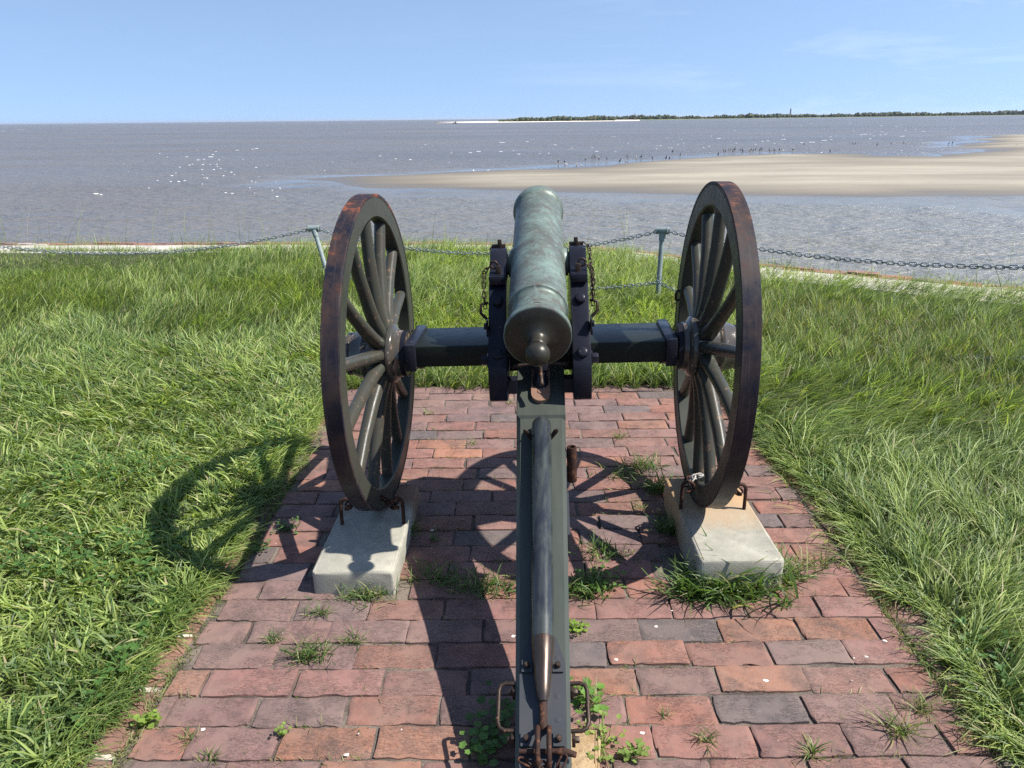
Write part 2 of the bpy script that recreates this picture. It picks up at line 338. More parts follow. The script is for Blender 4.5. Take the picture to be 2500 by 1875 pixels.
sb = gridmesh('sandbar', np.arange(-45, 300, 1.5), np.arange(48, 330, 1.5), lambda X, Y: WZ+np.clip(barsd(X, Y)*.022, -.5, .45)+.02*vn(X, Y, .3, 5)*(barsd(X, Y) > 2), M['sand'], keep=lambda X, Y: poly_sd(X, Y, barw) > -8, attr=lambda X, Y: np.clip(barsd(X, Y), 0, 12))
tag(sb, kind='structure')
# water
t = NT('estuary_water'); at = t.n('ShaderNodeAttribute', attribute_name='mask')
v1 = t.co('World', (1, 1.5, 1), (0, 0, .25)); w1 = t.noise(v1, .38, 3, .5, .3); w2 = t.noise(t.co('World', (1, 1.9, 1), (0, 0, -.2)), 1.5, 4, .55, .4); w3 = t.noise(t.co('World', (.6, 1, 1), (0, 0, .5)), .09, 3, .5)
h = t.math('ADD', t.math('MULTIPLY', w1, 1.0), t.math('MULTIPLY', w2, .42)); h = t.math('ADD', h, t.math('MULTIPLY', w3, 1.2))
calm = t.math('SUBTRACT', 1.0, t.math('MULTIPLY', at.outputs['Fac'], .86)); h = t.math('MULTIPLY', h, calm)
big = t.noise(t.co('World', (.4, 1, 1)), .012, 4, .55)
c = t.mix(t.ramp(big, [(.35, 0.), (.65, 1.)]), (.120, .102, .084), (.072, .074, .076)); c = t.mix(t.ramp(w2, [(.35, 0.), (.70, .6)]), c, (.185, .165, .138))
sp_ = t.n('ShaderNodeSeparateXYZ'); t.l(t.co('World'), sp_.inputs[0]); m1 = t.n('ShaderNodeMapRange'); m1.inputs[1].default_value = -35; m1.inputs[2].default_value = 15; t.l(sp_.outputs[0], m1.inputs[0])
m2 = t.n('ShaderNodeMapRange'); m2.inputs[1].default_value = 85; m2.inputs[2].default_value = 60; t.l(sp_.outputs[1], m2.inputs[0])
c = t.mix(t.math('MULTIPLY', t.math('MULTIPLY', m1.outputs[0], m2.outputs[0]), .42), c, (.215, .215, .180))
t.base(c); t.rough(t.math('MULTIPLY_ADD', at.outputs['Fac'], -.20, t.ramp(t.noise(t.co('World', (.35, 1, 1), (0, 0, .3)), .05, 5, .6), [(.3, .21), (.7, .33)]))); t.b.inputs['IOR'].default_value = 1.33; t.bump(h, 1.0, .9); M['water'] = t.m
def calmf(X, Y):
    s = poly_sd(X, Y, barw)+(vn(X, Y, .25, 3)-.5)*7+(vn(X, Y, .05, 4)-.5)*12
    return np.clip(1-np.abs(s+1)/7, 0, 1)**.7
xs = np.arange(-120, 331, 2.5); ys = np.arange(10, 381, 2.5)
wg = gridmesh('water', xs, ys, lambda X, Y: X*0+WZ, M['water'], attr=calmf)
import bmesh
bm = bmesh.new(); bm.from_mesh(wg.data); x0, x1, y0, y1 = xs[0], xs[-1], ys[0], ys[-1]; B = 30000
lay = bm.verts.layers.float.get('mask')
def q(*ps):
    bm.faces.new([bm.verts.new((p[0], p[1], WZ)) for p in ps])
q((-B, -300), (B, -300), (B, y0), (-B, y0)); q((-B, y0), (x0, y0), (x0, y1), (-B, y1)); q((x1, y0), (B, y0), (B, y1), (x1, y1)); q((-B, y1), (B, y1), (B, 46000), (-B, 46000))
bm.to_mesh(wg.data); bm.free(); wg.data.shade_flat(); tag(wg, kind='structure')
# foam whitecaps
t = NT('foam'); t.base((.62, .62, .62)); t.rough(.8); M['foam'] = t.m
fm = MB()
def foam(px, py, L, n=1):
    p = onZ(px, py, WZ); d = (p-CPOS).length; L = L*.85*d/CF
    for j in range(n):
        c = p+Vector((random.gauss(0, L*.4), random.gauss(0, L*1.2), 0)) if j else p
        l = L*random.uniform(.5, 1.1); w = l*random.uniform(.25, .7); k = 9; top = []; bot = []
        for i in range(k):
            s = i/(k-1); x = (s-.5)*l; e = w*math.sin(math.pi*s)**.6*random.uniform(.2, 1)
            top.append(c+Vector((x, e*.5, .06+.03*random.random()))); bot.append(c+Vector((x+.02, -e*.5, .02)))
        V = top+bot; F = [(i, i+1, k+i+1, k+i) for i in range(k-1)]; fm.add(V, F)
s_ = 1050/2212
for (x, y, L) in [(960,302,12),(1020,318,10),(1050,315,9),(1085,302,13),(1095,290,12),(1110,275,10),(1220,268,12),(1300,262,12),(1320,259,10),(1015,268,5),(925,355,8),(975,345,10),(905,385,6),(885,400,7),(880,430,8),(920,430,12),(950,425,8),(810,425,8),(765,463,10),(495,493,22),(520,497,12),(1050,410,6),(1065,412,6),(1100,368,7),(1115,340,6),(1135,362,5),(1150,400,5),(1040,443,8),(1160,488,10),(1195,491,9),(1310,489,6),(1400,475,6),(1440,465,6),(1425,507,11),(1955,298,9),(2035,312,8),(2110,316,9),(1250,315,4),(1375,350,4),(1670,372,5),(1040,368,5),(990,340,7),(15,169,18),(110,162,16),(270,128,8),(350,127,12),(450,125,10),(870,127,8)]:
    foam(x*s_, 240+y*s_, L)
for (x, y, L) in [(155,455,9),(290,452,10),(350,443,12),(510,443,12),(520,378,16),(640,462,11),(600,437,6),(790,457,5),(900,395,10),(1200,442,10),(855,457,4),(1310,337,7),(1330,337,6),(1660,402,9),(1630,424,8),(1785,395,7),(1720,418,5),(1740,417,5),(2085,348,12),(1970,415,6),(2010,405,7),(2195,293,6),(1425,388,5),(1810,358,4),(700,372,12),(1825,380,5),(1335,442,5),(1020,420,5)]:
    foam(1050+x*.339, 220+y*.339, L)
for (x, y, L) in [(478,325,8),(480,355,14),(330,370,8),(370,367,8),(415,385,9),(280,392,7),(615,380,14),(685,376,12),(775,363,13),(825,357,9),(920,352,6),(820,337,5),(1040,322,12),(1070,318,12),(1105,318,6),(1130,330,5),(1190,300,12),(1215,318,7),(1180,322,6),(1335,333,13),(1360,292,10),(1490,298,10),(1185,257,7),(1295,265,6),(1325,252,5),(960,242,8),(985,295,7),(1585,222,6),(680,240,6),(718,233,4),(605,260,4),(140,382,9),(1105,352,6),(1430,285,5),(1050,278,4),(1215,232,4),(850,265,4),(945,228,5),(395,258,4),(126,293,5),(10,349,12)]:
    foam(1750+x*.339, 220+y*.339, L)
for i in range(50): foam(random.uniform(300, 2480), random.uniform(302, 420), random.uniform(2, 5))
for i in range(14): foam(random.uniform(470, 700), random.uniform(372, 470), random.uniform(3, 7))
tag(fm.build('sea_foam', M['foam'], smooth=0), 'scattered white wave crests on the choppy grey water', 'foam', kind='stuff')
# far land: strips placed by bearing and distance
def pol(px, D):
    b = bearing(px); return Vector((CPOS.x+b.x*D, CPOS.y+b.y*D, WZ))
def strip(name, near, far, z0, z1, mat, **k):
    mb = MB(); n = len(near); V = [pol(*a)+Vector((0, 0, z0)) for a in near]+[pol(*a)+Vector((0, 0, z1)) for a in far]
    V = [Vector((p.x, p.y, WZ-1)) for p in V[:n]]+[pol(a[0], a[1]+25)+Vector((0, 0, z0)) for a in near]+V[n:]
    F = [(i, i+1, n+i+1, n+i) for i in range(n-1)]+[(n+i, n+i+1, 2*n+i+1, 2*n+i) for i in range(n-1)]
    mb.add(V, F); return tag(mb.build(name, mat, smooth=0), kind='structure', **k)
t = NT('far_beach_sand'); t.base((.62, .57, .48)); t.rough(.9); M['beach'] = t.m
t = NT('marsh_grass'); n = t.noise(t.co('World'), .01, 4); t.base(t.mix(n, (.075, .10, .045), (.13, .14, .07))); t.rough(.9); M['marsh'] = t.m
strip('beach', [(1062,1540),(1130,1500),(1220,1480),(1330,1490),(1450,1520),(1540,1560),(1562,1600)], [(1062,1560),(1130,1700),(1220,1800),(1330,1900),(1450,1900),(1540,1800),(1562,1660)], .6, 1.6, M['beach'])
strip('marsh', [(1555,1800),(1700,2000),(1900,2250),(2100,2500),(2300,2700),(2500,2900),(3000,3300),(3800,3800)], [(1555,2100),(1700,2400),(1900,2700),(2100,3000),(2300,3200),(2500,3500),(3000,4000),(3800,4500)], .9, 2.5, M['marsh'])
t = NT('distant_foliage'); at = t.n('ShaderNodeVertexColor', layer_name='Col'); n = t.noise(t.co('World'), .15, 5, .7)
t.base(t.mix(.8, at.outputs[0], t.mix(t.ramp(n, [(.35, 0.), (.65, 1.)]), (.35, .4, .45), (1.5, 1.45, 1.3)), 'MULTIPLY')); t.rough(.9); M['wood'] = t.m
def ico():
    b = bmesh.new(); bmesh.ops.create_icosphere(b, subdivisions=2, radius=1); V = np.array([v.co[:] for v in b.verts]); F = [tuple(v.index for v in f.verts) for f in b.faces]; b.free(); return V, F
IV, IF = ico()
def wood(name, x0, x1, Df, hf, n, label, depth=120):
    mb = MB()
    for i in range(n):
        px = random.uniform(x0, x1); D = Df(px)+random.uniform(0, depth); h = hf(px)*random.uniform(.55, 1.08); r = h*random.uniform(.3, .55)
        p = pol(px, D); J = 1+rng.normal(0, .22, len(IV)); V = IV*J[:, None]*np.array([r, r, h*.42])+np.array([p.x, p.y, WZ+h*.58])
        g = random.uniform(.7, 1.3); c = (.045*g*random.uniform(.8, 1.5), .065*g, .030*g)
        mb.add([tuple(q_) for q_ in V], IF, c)
        if i % 2 == 0: mb.add([(p.x-r, p.y, WZ), (p.x+r, p.y, WZ), (p.x+r, p.y+4, WZ+h*.5), (p.x-r, p.y+4, WZ+h*.5)], [(0, 1, 2, 3)], (.03, .04, .02))
    return tag(mb.build(name, M['wood'], smooth=0), label, 'woodland', kind='stuff')
wood('coastal_wood', 1218, 1500, lambda p: 1620+0*p, lambda p: 5.5+3.6*min(1, (p-1215)/120)+1.2*math.sin(p*.07), 520, 'dark green scrubby trees behind the pale beach on the far point', 160)
wood('distant_woodland', 1490, 3700, lambda p: 1850+(p-1500)*1.25, lambda p: 8.8+(p-1500)*.004+1.8*math.sin(p*.021)+1.1*math.sin(p*.09)+.8*math.sin(p*.31), 2600, 'long low line of dark trees across the far shore', 300)
# far lighthouse
t = NT('lighthouse_paint'); t.base((.20, .20, .22)); M['lh'] = t.m
p = pol(1929, 2700); lh = empty('lighthouse', p, label='thin dark lighthouse tower rising above the distant tree line', cat='lighthouse')
MB().lathe([(0, 3.4), (24, 2.1), (24.2, 3.0), (25, 3.0)], 12).build('tower', M['lh'], lh); MB().lathe([(25, 1.7), (28, 1.7), (29.8, .2)], 10).build('lantern_room', M['lh'], lh)
# boats
t = NT('boat_white'); t.base((.75, .75, .74)); M['boatw'] = t.m
t = NT('boat_dark'); t.base((.05, .06, .08)); M['boatd'] = t.m
def boat(px, D, L, label, mat):
    b = empty('motorboat', pol(px, D)+Vector((0, 0, .1)), (0, 0, -math.atan2(bearing(px).x, bearing(px).y)), label=label, cat='boat')
    h = MB(); n = 9; V = []; 
    for i in range(n):
        s = i/(n-1); x = (s-.5)*L; w = L*.17*(1-max(0, (.35-s)/.35)**2); 
        V += [(x, -w, .9+.5*(1-s)), (x, -w*.5, -.1), (x, w*.5, -.1), (x, w, .9+.5*(1-s))]
    F = [(4*i+j, 4*i+4+j, 4*i+5+j, 4*i+1+j) for i in range(n-1) for j in range(3)]+[(4*i, 4*i+3, 4*i+7, 4*i+4) for i in range(n-1)]+[(4*n-4, 4*n-3, 4*n-2, 4*n-1)]
    h.add(V, F).build('hull', mat, b); MB().box((-.4, -.7, .9), (1.4, .7, 2.6), b=.1).build('cabin', M['boatd'], b)
    MB().tube([(L*.5, 0, .4), (L*.55, 0, 1.3)], .25, 8).build('outboard_motor', M['boatd'], b)
    wk = MB(); wk.add([(L*.5, -.6, .05), (L*.5, .6, .05), (L*.5+22, 2.2, .02), (L*.5+60, 1.5, .01), (L*.5+60, -1.5, .01), (L*.5+22, -2.2, .02)], [(0, 5, 2, 1), (5, 4, 3, 2)])
    w = wk.build('wake', M['foam'], smooth=0); w.matrix_world = b.matrix_basis.copy(); w.location.z = WZ+.08; tag(w, kind='structure')
boat(1111, 1290, 7, 'tiny dark motorboat with a white wake off the tip of the far beach', M['boatd'])
boat(888, 4500, 12, 'tiny pale boat on the open horizon left of the gun', M['boatw'])
# ---------------------------------------------------------------- fence line, lawn, sea wall
FL = [(-6.1, 4.4), (-2.55, 4.9), (1.1, 4.12), (3.83, 1.62), (6.3, -1.0)]
def seg_d(X, Y, pts):
    d = np.full(np.shape(X), 1e9)
    for a, b in zip(pts[:-1], pts[1:]):
        a = np.array(a); b = np.array(b); e = b-a; h = np.clip(((X-a[0])*e[0]+(Y-a[1])*e[1])/(e@e), 0, 1); d = np.minimum(d, np.hypot(X-a[0]-e[0]*h, Y-a[1]-e[1]*h))
    return d
WALL = [(-30, 8.0), (-8.5, 8.0), (-.9, 8.0), (.4, 7.7), (2.6, 6.25), (5.0, 4.87), (9, 2.3), (16, -2.2)]   # seaward top edge
def wy(x): return np.interp(x, [p[0] for p in WALL], [p[1] for p in WALL])
def gh(X, Y):
    d = seg_d(X, Y, [(-12, 4.4)]+FL+[(12, -6)]); s = np.clip(1-d/2.5, 0, 1); s = s*s*(3-2*s)
    sea = (Y > np.interp(X, [p[0] for p in FL], [p[1] for p in FL])) | (X > 6.3)
    s = np.where(sea, 1, s); return -.15-.012-.055*np.clip((-X-1.6)/.5, 0, 1)*np.clip((2.5-Y)/1.5, 0, 1)+.15*s+.03*(vn(X, Y, .8, 6)-.5)*np.clip((np.abs(X)-1.5)*2+np.clip(Y-2, 0, 9), 0, 1)
PA = R_(3.0)
def pad_uv(X, Y): return X*math.cos(PA)+Y*math.sin(PA), -X*math.sin(PA)+Y*math.cos(PA)
def pad_xy(u, v): return u*math.cos(PA)-v*math.sin(PA), u*math.sin(PA)+v*math.cos(PA)
def lawn_keep(X, Y): return (Y < wy(X)-.55)
lawn = gridmesh('lawn_ground', np.arange(-14, 14.01, .12), np.arange(-8, 8.0, .12), lambda X, Y: gh(X, Y)-.03*((np.abs(pad_uv(X, Y)[0]) < 1.6) & (pad_uv(X, Y)[1] < 2) & (pad_uv(X, Y)[1] > -4.6)), M['soil'], keep=lawn_keep)
tag(lawn, kind='structure')
sw = empty('sea_wall', (0, 0, 0), label='low brick coping of the sea wall along the water edge', cat='sea wall')
def offpts(pts, d):
    out = []
    for i, p in enumerate(pts):
        a = np.array(pts[max(i-1, 0)]); b = np.array(pts[min(i+1, len(pts)-1)]); t_ = (b-a)/np.linalg.norm(b-a); out.append((p[0]+t_[1]*d, p[1]-t_[0]*d))
    return out
def resample(pts, st):
    out = []
    for a, b in zip(pts[:-1], pts[1:]):
        n = max(1, int(math.hypot(b[0]-a[0], b[1]-a[1])/st))
        for i in range(n): out.append((a[0]+(b[0]-a[0])*i/n, a[1]+(b[1]-a[1])*i/n))
    return out+[pts[-1]]
o0 = resample(WALL, .31); o1 = offpts(o0, .21); o2 = offpts(o0, .42); o3 = offpts(o0, 1.15)
# concrete slab behind bricks
mb = MB(); n = len(o0)
V = [(x, y, -.0+.01*random.random()) for x, y in o2]+[(x, y, .01+.012*random.random()) for x, y in o3]+[(x, y, -.22) for x, y in o3]
mb.add(V, [(i+1, i, n+i, n+i+1) for i in range(n-1)]+[(n+i+1, n+i, 2*n+i, 2*n+i+1) for i in range(n-1)]); mb.build('stone_slab', M['slab'], sw, smooth=0)
mb = MB(); V = [(x, y, -.08) for x, y in o0]+[(x, y, WZ-1) for x, y in o0]; mb.add(V, [(i, i+1, n+i+1, n+i) for i in range(n-1)]); mb.build('wall_face', M['brick'], sw, smooth=0) if False else None
BC = [(.212, .096, .070), (.202, .098, .078), (.196, .100, .086), (.166, .096, .086), (.194, .093, .072), (.142, .094, .087), (.098, .082, .082), (.246, .116, .074)]
def rc(dark=1.0):
    w = [5, 5, 5, 4, 4, 3, 1.6, 3]; c = random.choices(BC, w)[0]; g = random.uniform(.80, 1.02); return tuple(x*g*dark for x in c)
def brick(mb, cx, cy, L, Wd, zt, ang, c, wear=.0034, H=.07, nx=12, ny=5):
    ca, sa = math.cos(ang), math.sin(ang); V = []; F = []
    tx = random.gauss(0, .008); ty = random.gauss(0, .012); kb = [random.uniform(.2, 1.6) for _ in range(4)]; s0 = random.random()*50
    zj = random.gauss(0, .0022)
    cut = [random.uniform(0, .010) for _ in range(4)]
    for j in range(ny+1):
        for i in range(nx+1):
            u = i/nx; w = j/ny
            # non-uniform so edge ring is thin
            uu = [0, .02, .06, .16, .27, .38, .5, .62, .73, .84, .94, .98, 1][i] if nx == 12 else u; ww = [0, .05, .30, .70, .95, 1][j] if ny == 5 else w
            x = (uu-.5)*L; y = (ww-.5)*Wd
            edge = (i in (0, nx)) or (j in (0, ny)); corner = (i in (0, nx)) and (j in (0, ny))
            z = zj+tx*x+ty*y+.0035*(float(vn(x*9+s0, y*9, 1, 8))-.5)
            if edge: z -= wear*(.35+1.5*max(0, float(vn(x*26+s0, y*26, 1, 9))-.25))
            if i in (1, nx-1) or j in (1, ny-1): z -= wear*.18*random.random()
            if corner: x *= .985; y *= .965; z -= .002*random.random()
            if edge:
                ch_ = max(0, float(vn(x*30+s0+7, y*30, 1, 19))-.62)*.020
                x += random.gauss(0, .0014)-(ch_ if i == nx else -ch_ if i == 0 else 0); y += random.gauss(0, .0016)-(ch_ if j == ny else -ch_ if j == 0 else 0)
            V.append((cx+x*ca-y*sa, cy+x*sa+y*ca, zt+z))
    n1 = nx+1
    for j in range(ny):
        for i in range(nx): a = j*n1+i; F.append((a, a+1, a+n1+1, a+n1))
    ring = [i for i in range(n1)]+[j*n1+nx for j in range(1, ny+1)]+[ny*n1+i for i in range(nx-1, -1, -1)]+[j*n1 for j in range(ny-1, 0, -1)]
    b0 = len(V)
    for k_ in ring: V.append((V[k_][0], V[k_][1], zt-H))
    m_ = len(ring)
    for k_ in range(m_): F.append((ring[k_], b0+k_, b0+(k_+1) % m_, ring[(k_+1) % m_]))
    mb.add(V, F, c)
cp = MB()
for i in range(0, n-1):
    a = Vector(o0[i]); b = Vector(o0[i+1])
    if a.x < -14 or a.x > 13: continue
    ang = math.atan2(b.y-a.y, b.x-a.x); nrm = Vector((math.sin(ang), -math.cos(ang))); L = (b-a).length
    for r_ in range(3):
        for s_2 in (.5,):
            c_ = a+(b-a)*s_2+nrm*(.07+.14*r_)
            if r_ == 2 and random.random() < .35: continue
            cc = tuple(q_*1.25 for q_ in rc()) if random.random() > .12 else (.40, .37, .33)
            brick(cp, c_.x+random.gauss(0, .01), c_.y, L-.012, .128, -.01+random.gauss(0, .006), ang, cc, nx=4, ny=2, wear=.012)
cp.build('brick_coping', M['brick'], sw, smooth=50)
mb = MB(); V = [(x, y, -.045) for x, y in o0]+[(x, y, WZ-1.5) for x, y in o0]+[(x, y, -.045) for x, y in o2]
mb.add(V, [(i+1, i, n+i, n+i+1) for i in range(n-1)]+[(i, i+1, 2*n+i+1, 2*n+i) for i in range(n-1)])
t = NT('sea_wall_mortar'); n_ = t.noise(t.co('World'), 8, 5, .7); t.base(t.mix(n_, (.20, .13, .10), (.50, .44, .38))); t.rough(.9); M['mortar'] = t.m
mb.build('wall_face', M['mortar'], sw, smooth=0)
# ---------------------------------------------------------------- brick pavement
GZ = -.15
pv = MB(); bj = MB()
PU, PV0, PV1 = 1.345, -4.3, 1.86
V = [pad_xy(-1.55, PV0-.2)+(GZ-.0085,), pad_xy(1.55, PV0-.2)+(GZ-.0085,), pad_xy(1.55, PV1+.1)+(GZ-.0085,), pad_xy(-1.55, PV1+.1)+(GZ-.0085,)]
row = 0; v = -.70
rows = []
k = 0
while True:
    v = -.70-.1385*k
    if v < PV0: break
    rows.append(v); k += 1
k = 1
while -.70+.1385*k < PV1: rows.append(-.70+.1385*k); k += 1
rows.sort()
DARK = (.125, .108, .115)
def blockhit(x, y): return (-.97 < x < -.60 and -.73 < y < .13) or (.64 < x < .99 and -.62 < y < .13)
for v in rows:
    kk = round((v+.70)/.1385)
    off = (.3045 if kk % 2 == 0 else .467)+random.gauss(0, .016)
    # rows start at the border and step by one brick; offsets measured from the photograph
    u = off-.298*math.ceil((off+PU)/.298)
    while u < PU-.02:
        L = .298+random.gauss(0, .010); a = max(u, -PU+.008); b = min(u+L, PU-.008)
        if b-a > .05:
            cu = (a+b)/2; x, y = pad_xy(cu, v+.069)
            if not blockhit(x, y):
                c = rc()
                g = vn(x, y, 1.3, 12)
                if g > .62: c = tuple(c[i]*.45+(.125, .090, .090)[i]*.55 for i in range(3))
                brick(pv, x+random.gauss(0, .003), y+random.gauss(0, .003), b-a-random.uniform(.003, .012), .1385-random.uniform(.003, .009), GZ, PA+random.gauss(0, .012), c)
        u += L
for sgn in (-1, 1):
    v = -1.066-.30*10.5
    while v < PV1-.05:
        L = .30+random.gauss(0, .006); x, y = pad_xy(sgn*(PU+.072), v+L/2)
        brick(pv, x, y, L-.028, .122, GZ-.002, PA+math.pi/2+random.gauss(0, .015), rc(.95))
        # pale mortar in the end joint
        if random.random() < (.6 if sgn < 0 else .2):
            mx_, my_ = pad_xy(sgn*(PU+.070), v); W_ = .055
            ring = [(mx_+math.cos(q_)*W_*random.uniform(.75, 1.1)*1.05, my_+math.sin(q_)*.012*random.uniform(.7, 1.3)) for q_ in np.linspace(0, 2*math.pi, 14)[:-1]]
            pv.add([(a_, b_, GZ-.006) for a_, b_ in ring]+[(mx_, my_, GZ+.001)], [(i_, (i_+1) % 13, 13) for i_ in range(13)], (.60, .56, .48))
        v += L
# bird droppings and paint flecks
def fleck(px, py, r):
    p = onZ(px, py, GZ+.003); k_ = 11
    ring = []
    for i in range(k_):
        q_ = 2*math.pi*i/k_; rr = r*.75*random.uniform(.55, 1.15); ring.append((p.x+rr*math.cos(q_)*1.15, p.y+rr*math.sin(q_), GZ+.0015))
    pv.add(ring+[(p.x, p.y, GZ+.004)], [(i, (i+1) % k_, k_) for i in range(k_)], (.80, .77, .70))
for a in [(1870,1660,.011),(1602,1528,.009),(1504,1609,.010),(1630,1610,.006),(2160,1563,.011),(2085,1605,.006),(2115,1602,.009),(1568,1788,.009),(495,1780,.010),(845,1842,.011),(1253,1552,.012),(1190,1513,.008),(2480,1790,.015),(2500,1770,.02),(1054,1294,.012),(1640,1490,.006),(875,1790,.004),(1900,1808,.004),(2080,1660,.005),(690,1545,.004),(560,1330,.005),(980,1780,.004)]: fleck(*a)
for i in range(6):
    x = random.uniform(350, 2300); fleck(x, random.uniform(1000, 1870), random.uniform(.0015, .0035))
pvo = pv.build('brick_pavement', M['brick'], smooth=35); tag(pvo, kind='structure')
bj.add(V, [(0, 1, 2, 3)]); bjo = bj.build('joint_sand', M['sandjoint'], smooth=0); tag(bjo, kind='structure')
# ---------------------------------------------------------------- blades
class Blades:
    def __init__(s): s.co = []; s.cl = []; s.nb = 0
    def add(s, P, az, L, w, e0, e1, C, seg=4, tw=None, curl=None, tip=.12):
        """P (n,3) base, az, L, w, e0, e1 arrays; C (n,3)"""
        n = len(P); out = np.zeros((n, seg+1, 2, 3), np.float32); p = P.astype(float).copy()
        curl = np.zeros(n) if curl is None else curl; tw = np.zeros(n) if tw is None else tw
        for k in range(seg+1):
            s_ = k/seg; e = e0+(e1-e0)*s_**1.2; a = az+curl*s_
            d = np.stack([np.cos(a)*np.cos(e), np.sin(a)*np.cos(e), np.sin(e)], 1)
            side = np.stack([-np.sin(a), np.cos(a), np.zeros(n)], 1); upd = np.cross(side, d)
            sd = side*np.cos(tw)[:, None]+upd*np.sin(tw)[:, None]
            ww = (w*(.75+.25*min(1, s_*4))*(1-s_)**.55+w*.03)[:, None] if k else (w*.7)[:, None]
            out[:, k, 0] = p-sd*ww/2; out[:, k, 1] = p+sd*ww/2
            p = p+d*(L/seg)[:, None]
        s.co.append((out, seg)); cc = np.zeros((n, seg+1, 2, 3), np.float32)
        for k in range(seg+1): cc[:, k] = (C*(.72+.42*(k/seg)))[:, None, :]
        s.cl.append(cc); s.nb += n
    def build(s, name, mat, **kw):
        co = []; cl = []; F = []; off = 0
        for (o, seg), c in zip(s.co, s.cl):
            n = len(o); co.append(o.reshape(-1, 3)); cl.append(c.reshape(-1, 3)); per = (seg+1)*2
            b = (np.arange(n)*per)[:, None, None]+(np.arange(seg)*2)[None, :, None]+np.array([0, 1, 3, 2])[None, None, :]
            F.append(b.reshape(-1, 4)+off); off += n*per
        co = np.concatenate(co); cl = np.concatenate(cl); F = np.concatenate(F)
        me = bpy.data.meshes.new(name); me.vertices.add(len(co)); me.vertices.foreach_set('co', co.ravel().astype(np.float32))
        me.loops.add(F.size); me.loops.foreach_set('vertex_index', F.ravel().astype(np.int32)); me.polygons.add(len(F))
        me.polygons.foreach_set('loop_start', np.arange(0, F.size, 4, dtype=np.int32)); me.update(calc_edges=True)
        ca = me.color_attributes.new('Col', 'FLOAT_COLOR', 'POINT'); ca.data.foreach_set('color', np.concatenate([cl, np.ones((len(cl), 1))], 1).ravel().astype(np.float32))
        me.shade_smooth(); me.materials.append(mat); o = bpy.data.objects.new(name, me); col.objects.link(o); return tag(o, **kw)
U = rng.uniform
def gcol(n, x, y, bright=1.0):
    base = np.array([.180, .245, .062]); yel = np.array([.330, .390, .115]); dk = np.array([.060, .115, .034]); dry = np.array([.36, .31, .17])
    t_ = rng.random(n)[:, None]; k = vn(x, y, .9, 21)[:, None]; 
    kf = vn(x, y, 5.5, 23)[:, None]; c = base*(1-t_)+np.where(rng.random((n, 1)) < .5+.5*(k-.5)+.6*(kf-.5), yel, dk)*t_
    dr = (rng.random((n, 1)) < .035)
    c = np.where(dr, dry, c)*U(.8, 1.25, (n, 1))*bright
    return c
def padclear(x, y, m=0.0):
    u, v = pad_uv(x, y); e = .17*(vn(x, y, 2.2, 30)-.55)+.10*(vn(x, y, 8, 31)-.5)
    return (np.abs(u) > 1.478+m+e) | (v > PV1+m+e) | (v < PV0)
def scatter(x0, x1, y0, y1, n, dens=None):
    x = U(x0, x1, n); y = U(y0, y1, n); k = padclear(x, y) & (y < wy(x)-1.0)
    d = np.hypot(x-CPOS.x, y-CPOS.y); k &= rng.random(n) < np.clip(4.2/np.maximum(d, .5), .0, 1)**1.15
    # leave out what stands well behind the viewer
    k &= (y > -3.2)
    return x[k], y[k]
G = Blades()
def clump(x, y, cell, pull, seed):
    ci = np.floor(x/cell).astype(int); cj = np.floor(y/cell).astype(int); h = lambda k: _g[(ci*7+cj*13+k*31+seed) % 256, (cj*11-ci*3+k*17) % 256]
    cx = (ci+.15+.7*h(1))*cell; cy = (cj+.15+.7*h(2))*cell; dx = x-cx; dy = y-cy
    return x-dx*pull, y-dy*pull, np.arctan2(dy, dx), h(3), np.hypot(dx, dy)/cell
def blend_az(a, b, w): return np.arctan2(np.sin(a)*(1-w)+np.sin(b)*w, np.cos(a)*(1-w)+np.cos(b)*w)
# left lawn: broad short tangled blades near, longer finer ones farther off
x, y = scatter(-8.5, -1.3, -2.6, 7.0, 360000)
n = len(x); far = np.clip((y-1.6)/2.2, 0, 1); cl = vn(x, y, 1.6, 40); cl2 = vn(x, y, .6, 41)
x, y, oa, hc, rr_ = clump(x, y, .10, .40, 0)
az = (1-far)*(cl*7+U(-2.2, 2.2, n))+far*(.25+(cl-.5)*2.6+rng.normal(0, .9, n)); az = blend_az(az, oa, .25)
L = ((1-far)*U(.05, .14, n)*(0.75+.6*cl2)+far*U(.09, .22, n)*(.65+.7*vn(x, y, 3.2, 42)))*(.65+.7*hc)
slab = np.clip((y-4.6)/1.2, 0, 1)*np.clip((-3.9-x)/1.2, 0, 1); L = L*(1-.72*slab)
w = (1-far)*U(.0060, .0125, n)+far*U(.0045, .0080, n)
e0 = R_(1)*((1-far)*U(10, 75, n)+far*U(55, 88, n)); e1 = R_(1)*((1-far)*U(-25, 25, n)+far*U(-5, 50, n))
P = np.stack([x, y, gh(x, y)+U(0, .05, n)], 1)
G.add(P, az, L, w, e0, e1, gcol(n, x, y)*(.82+.40*hc)[:, None], 4, tw=U(-.9, .9, n), curl=rng.normal(0, .5, n))
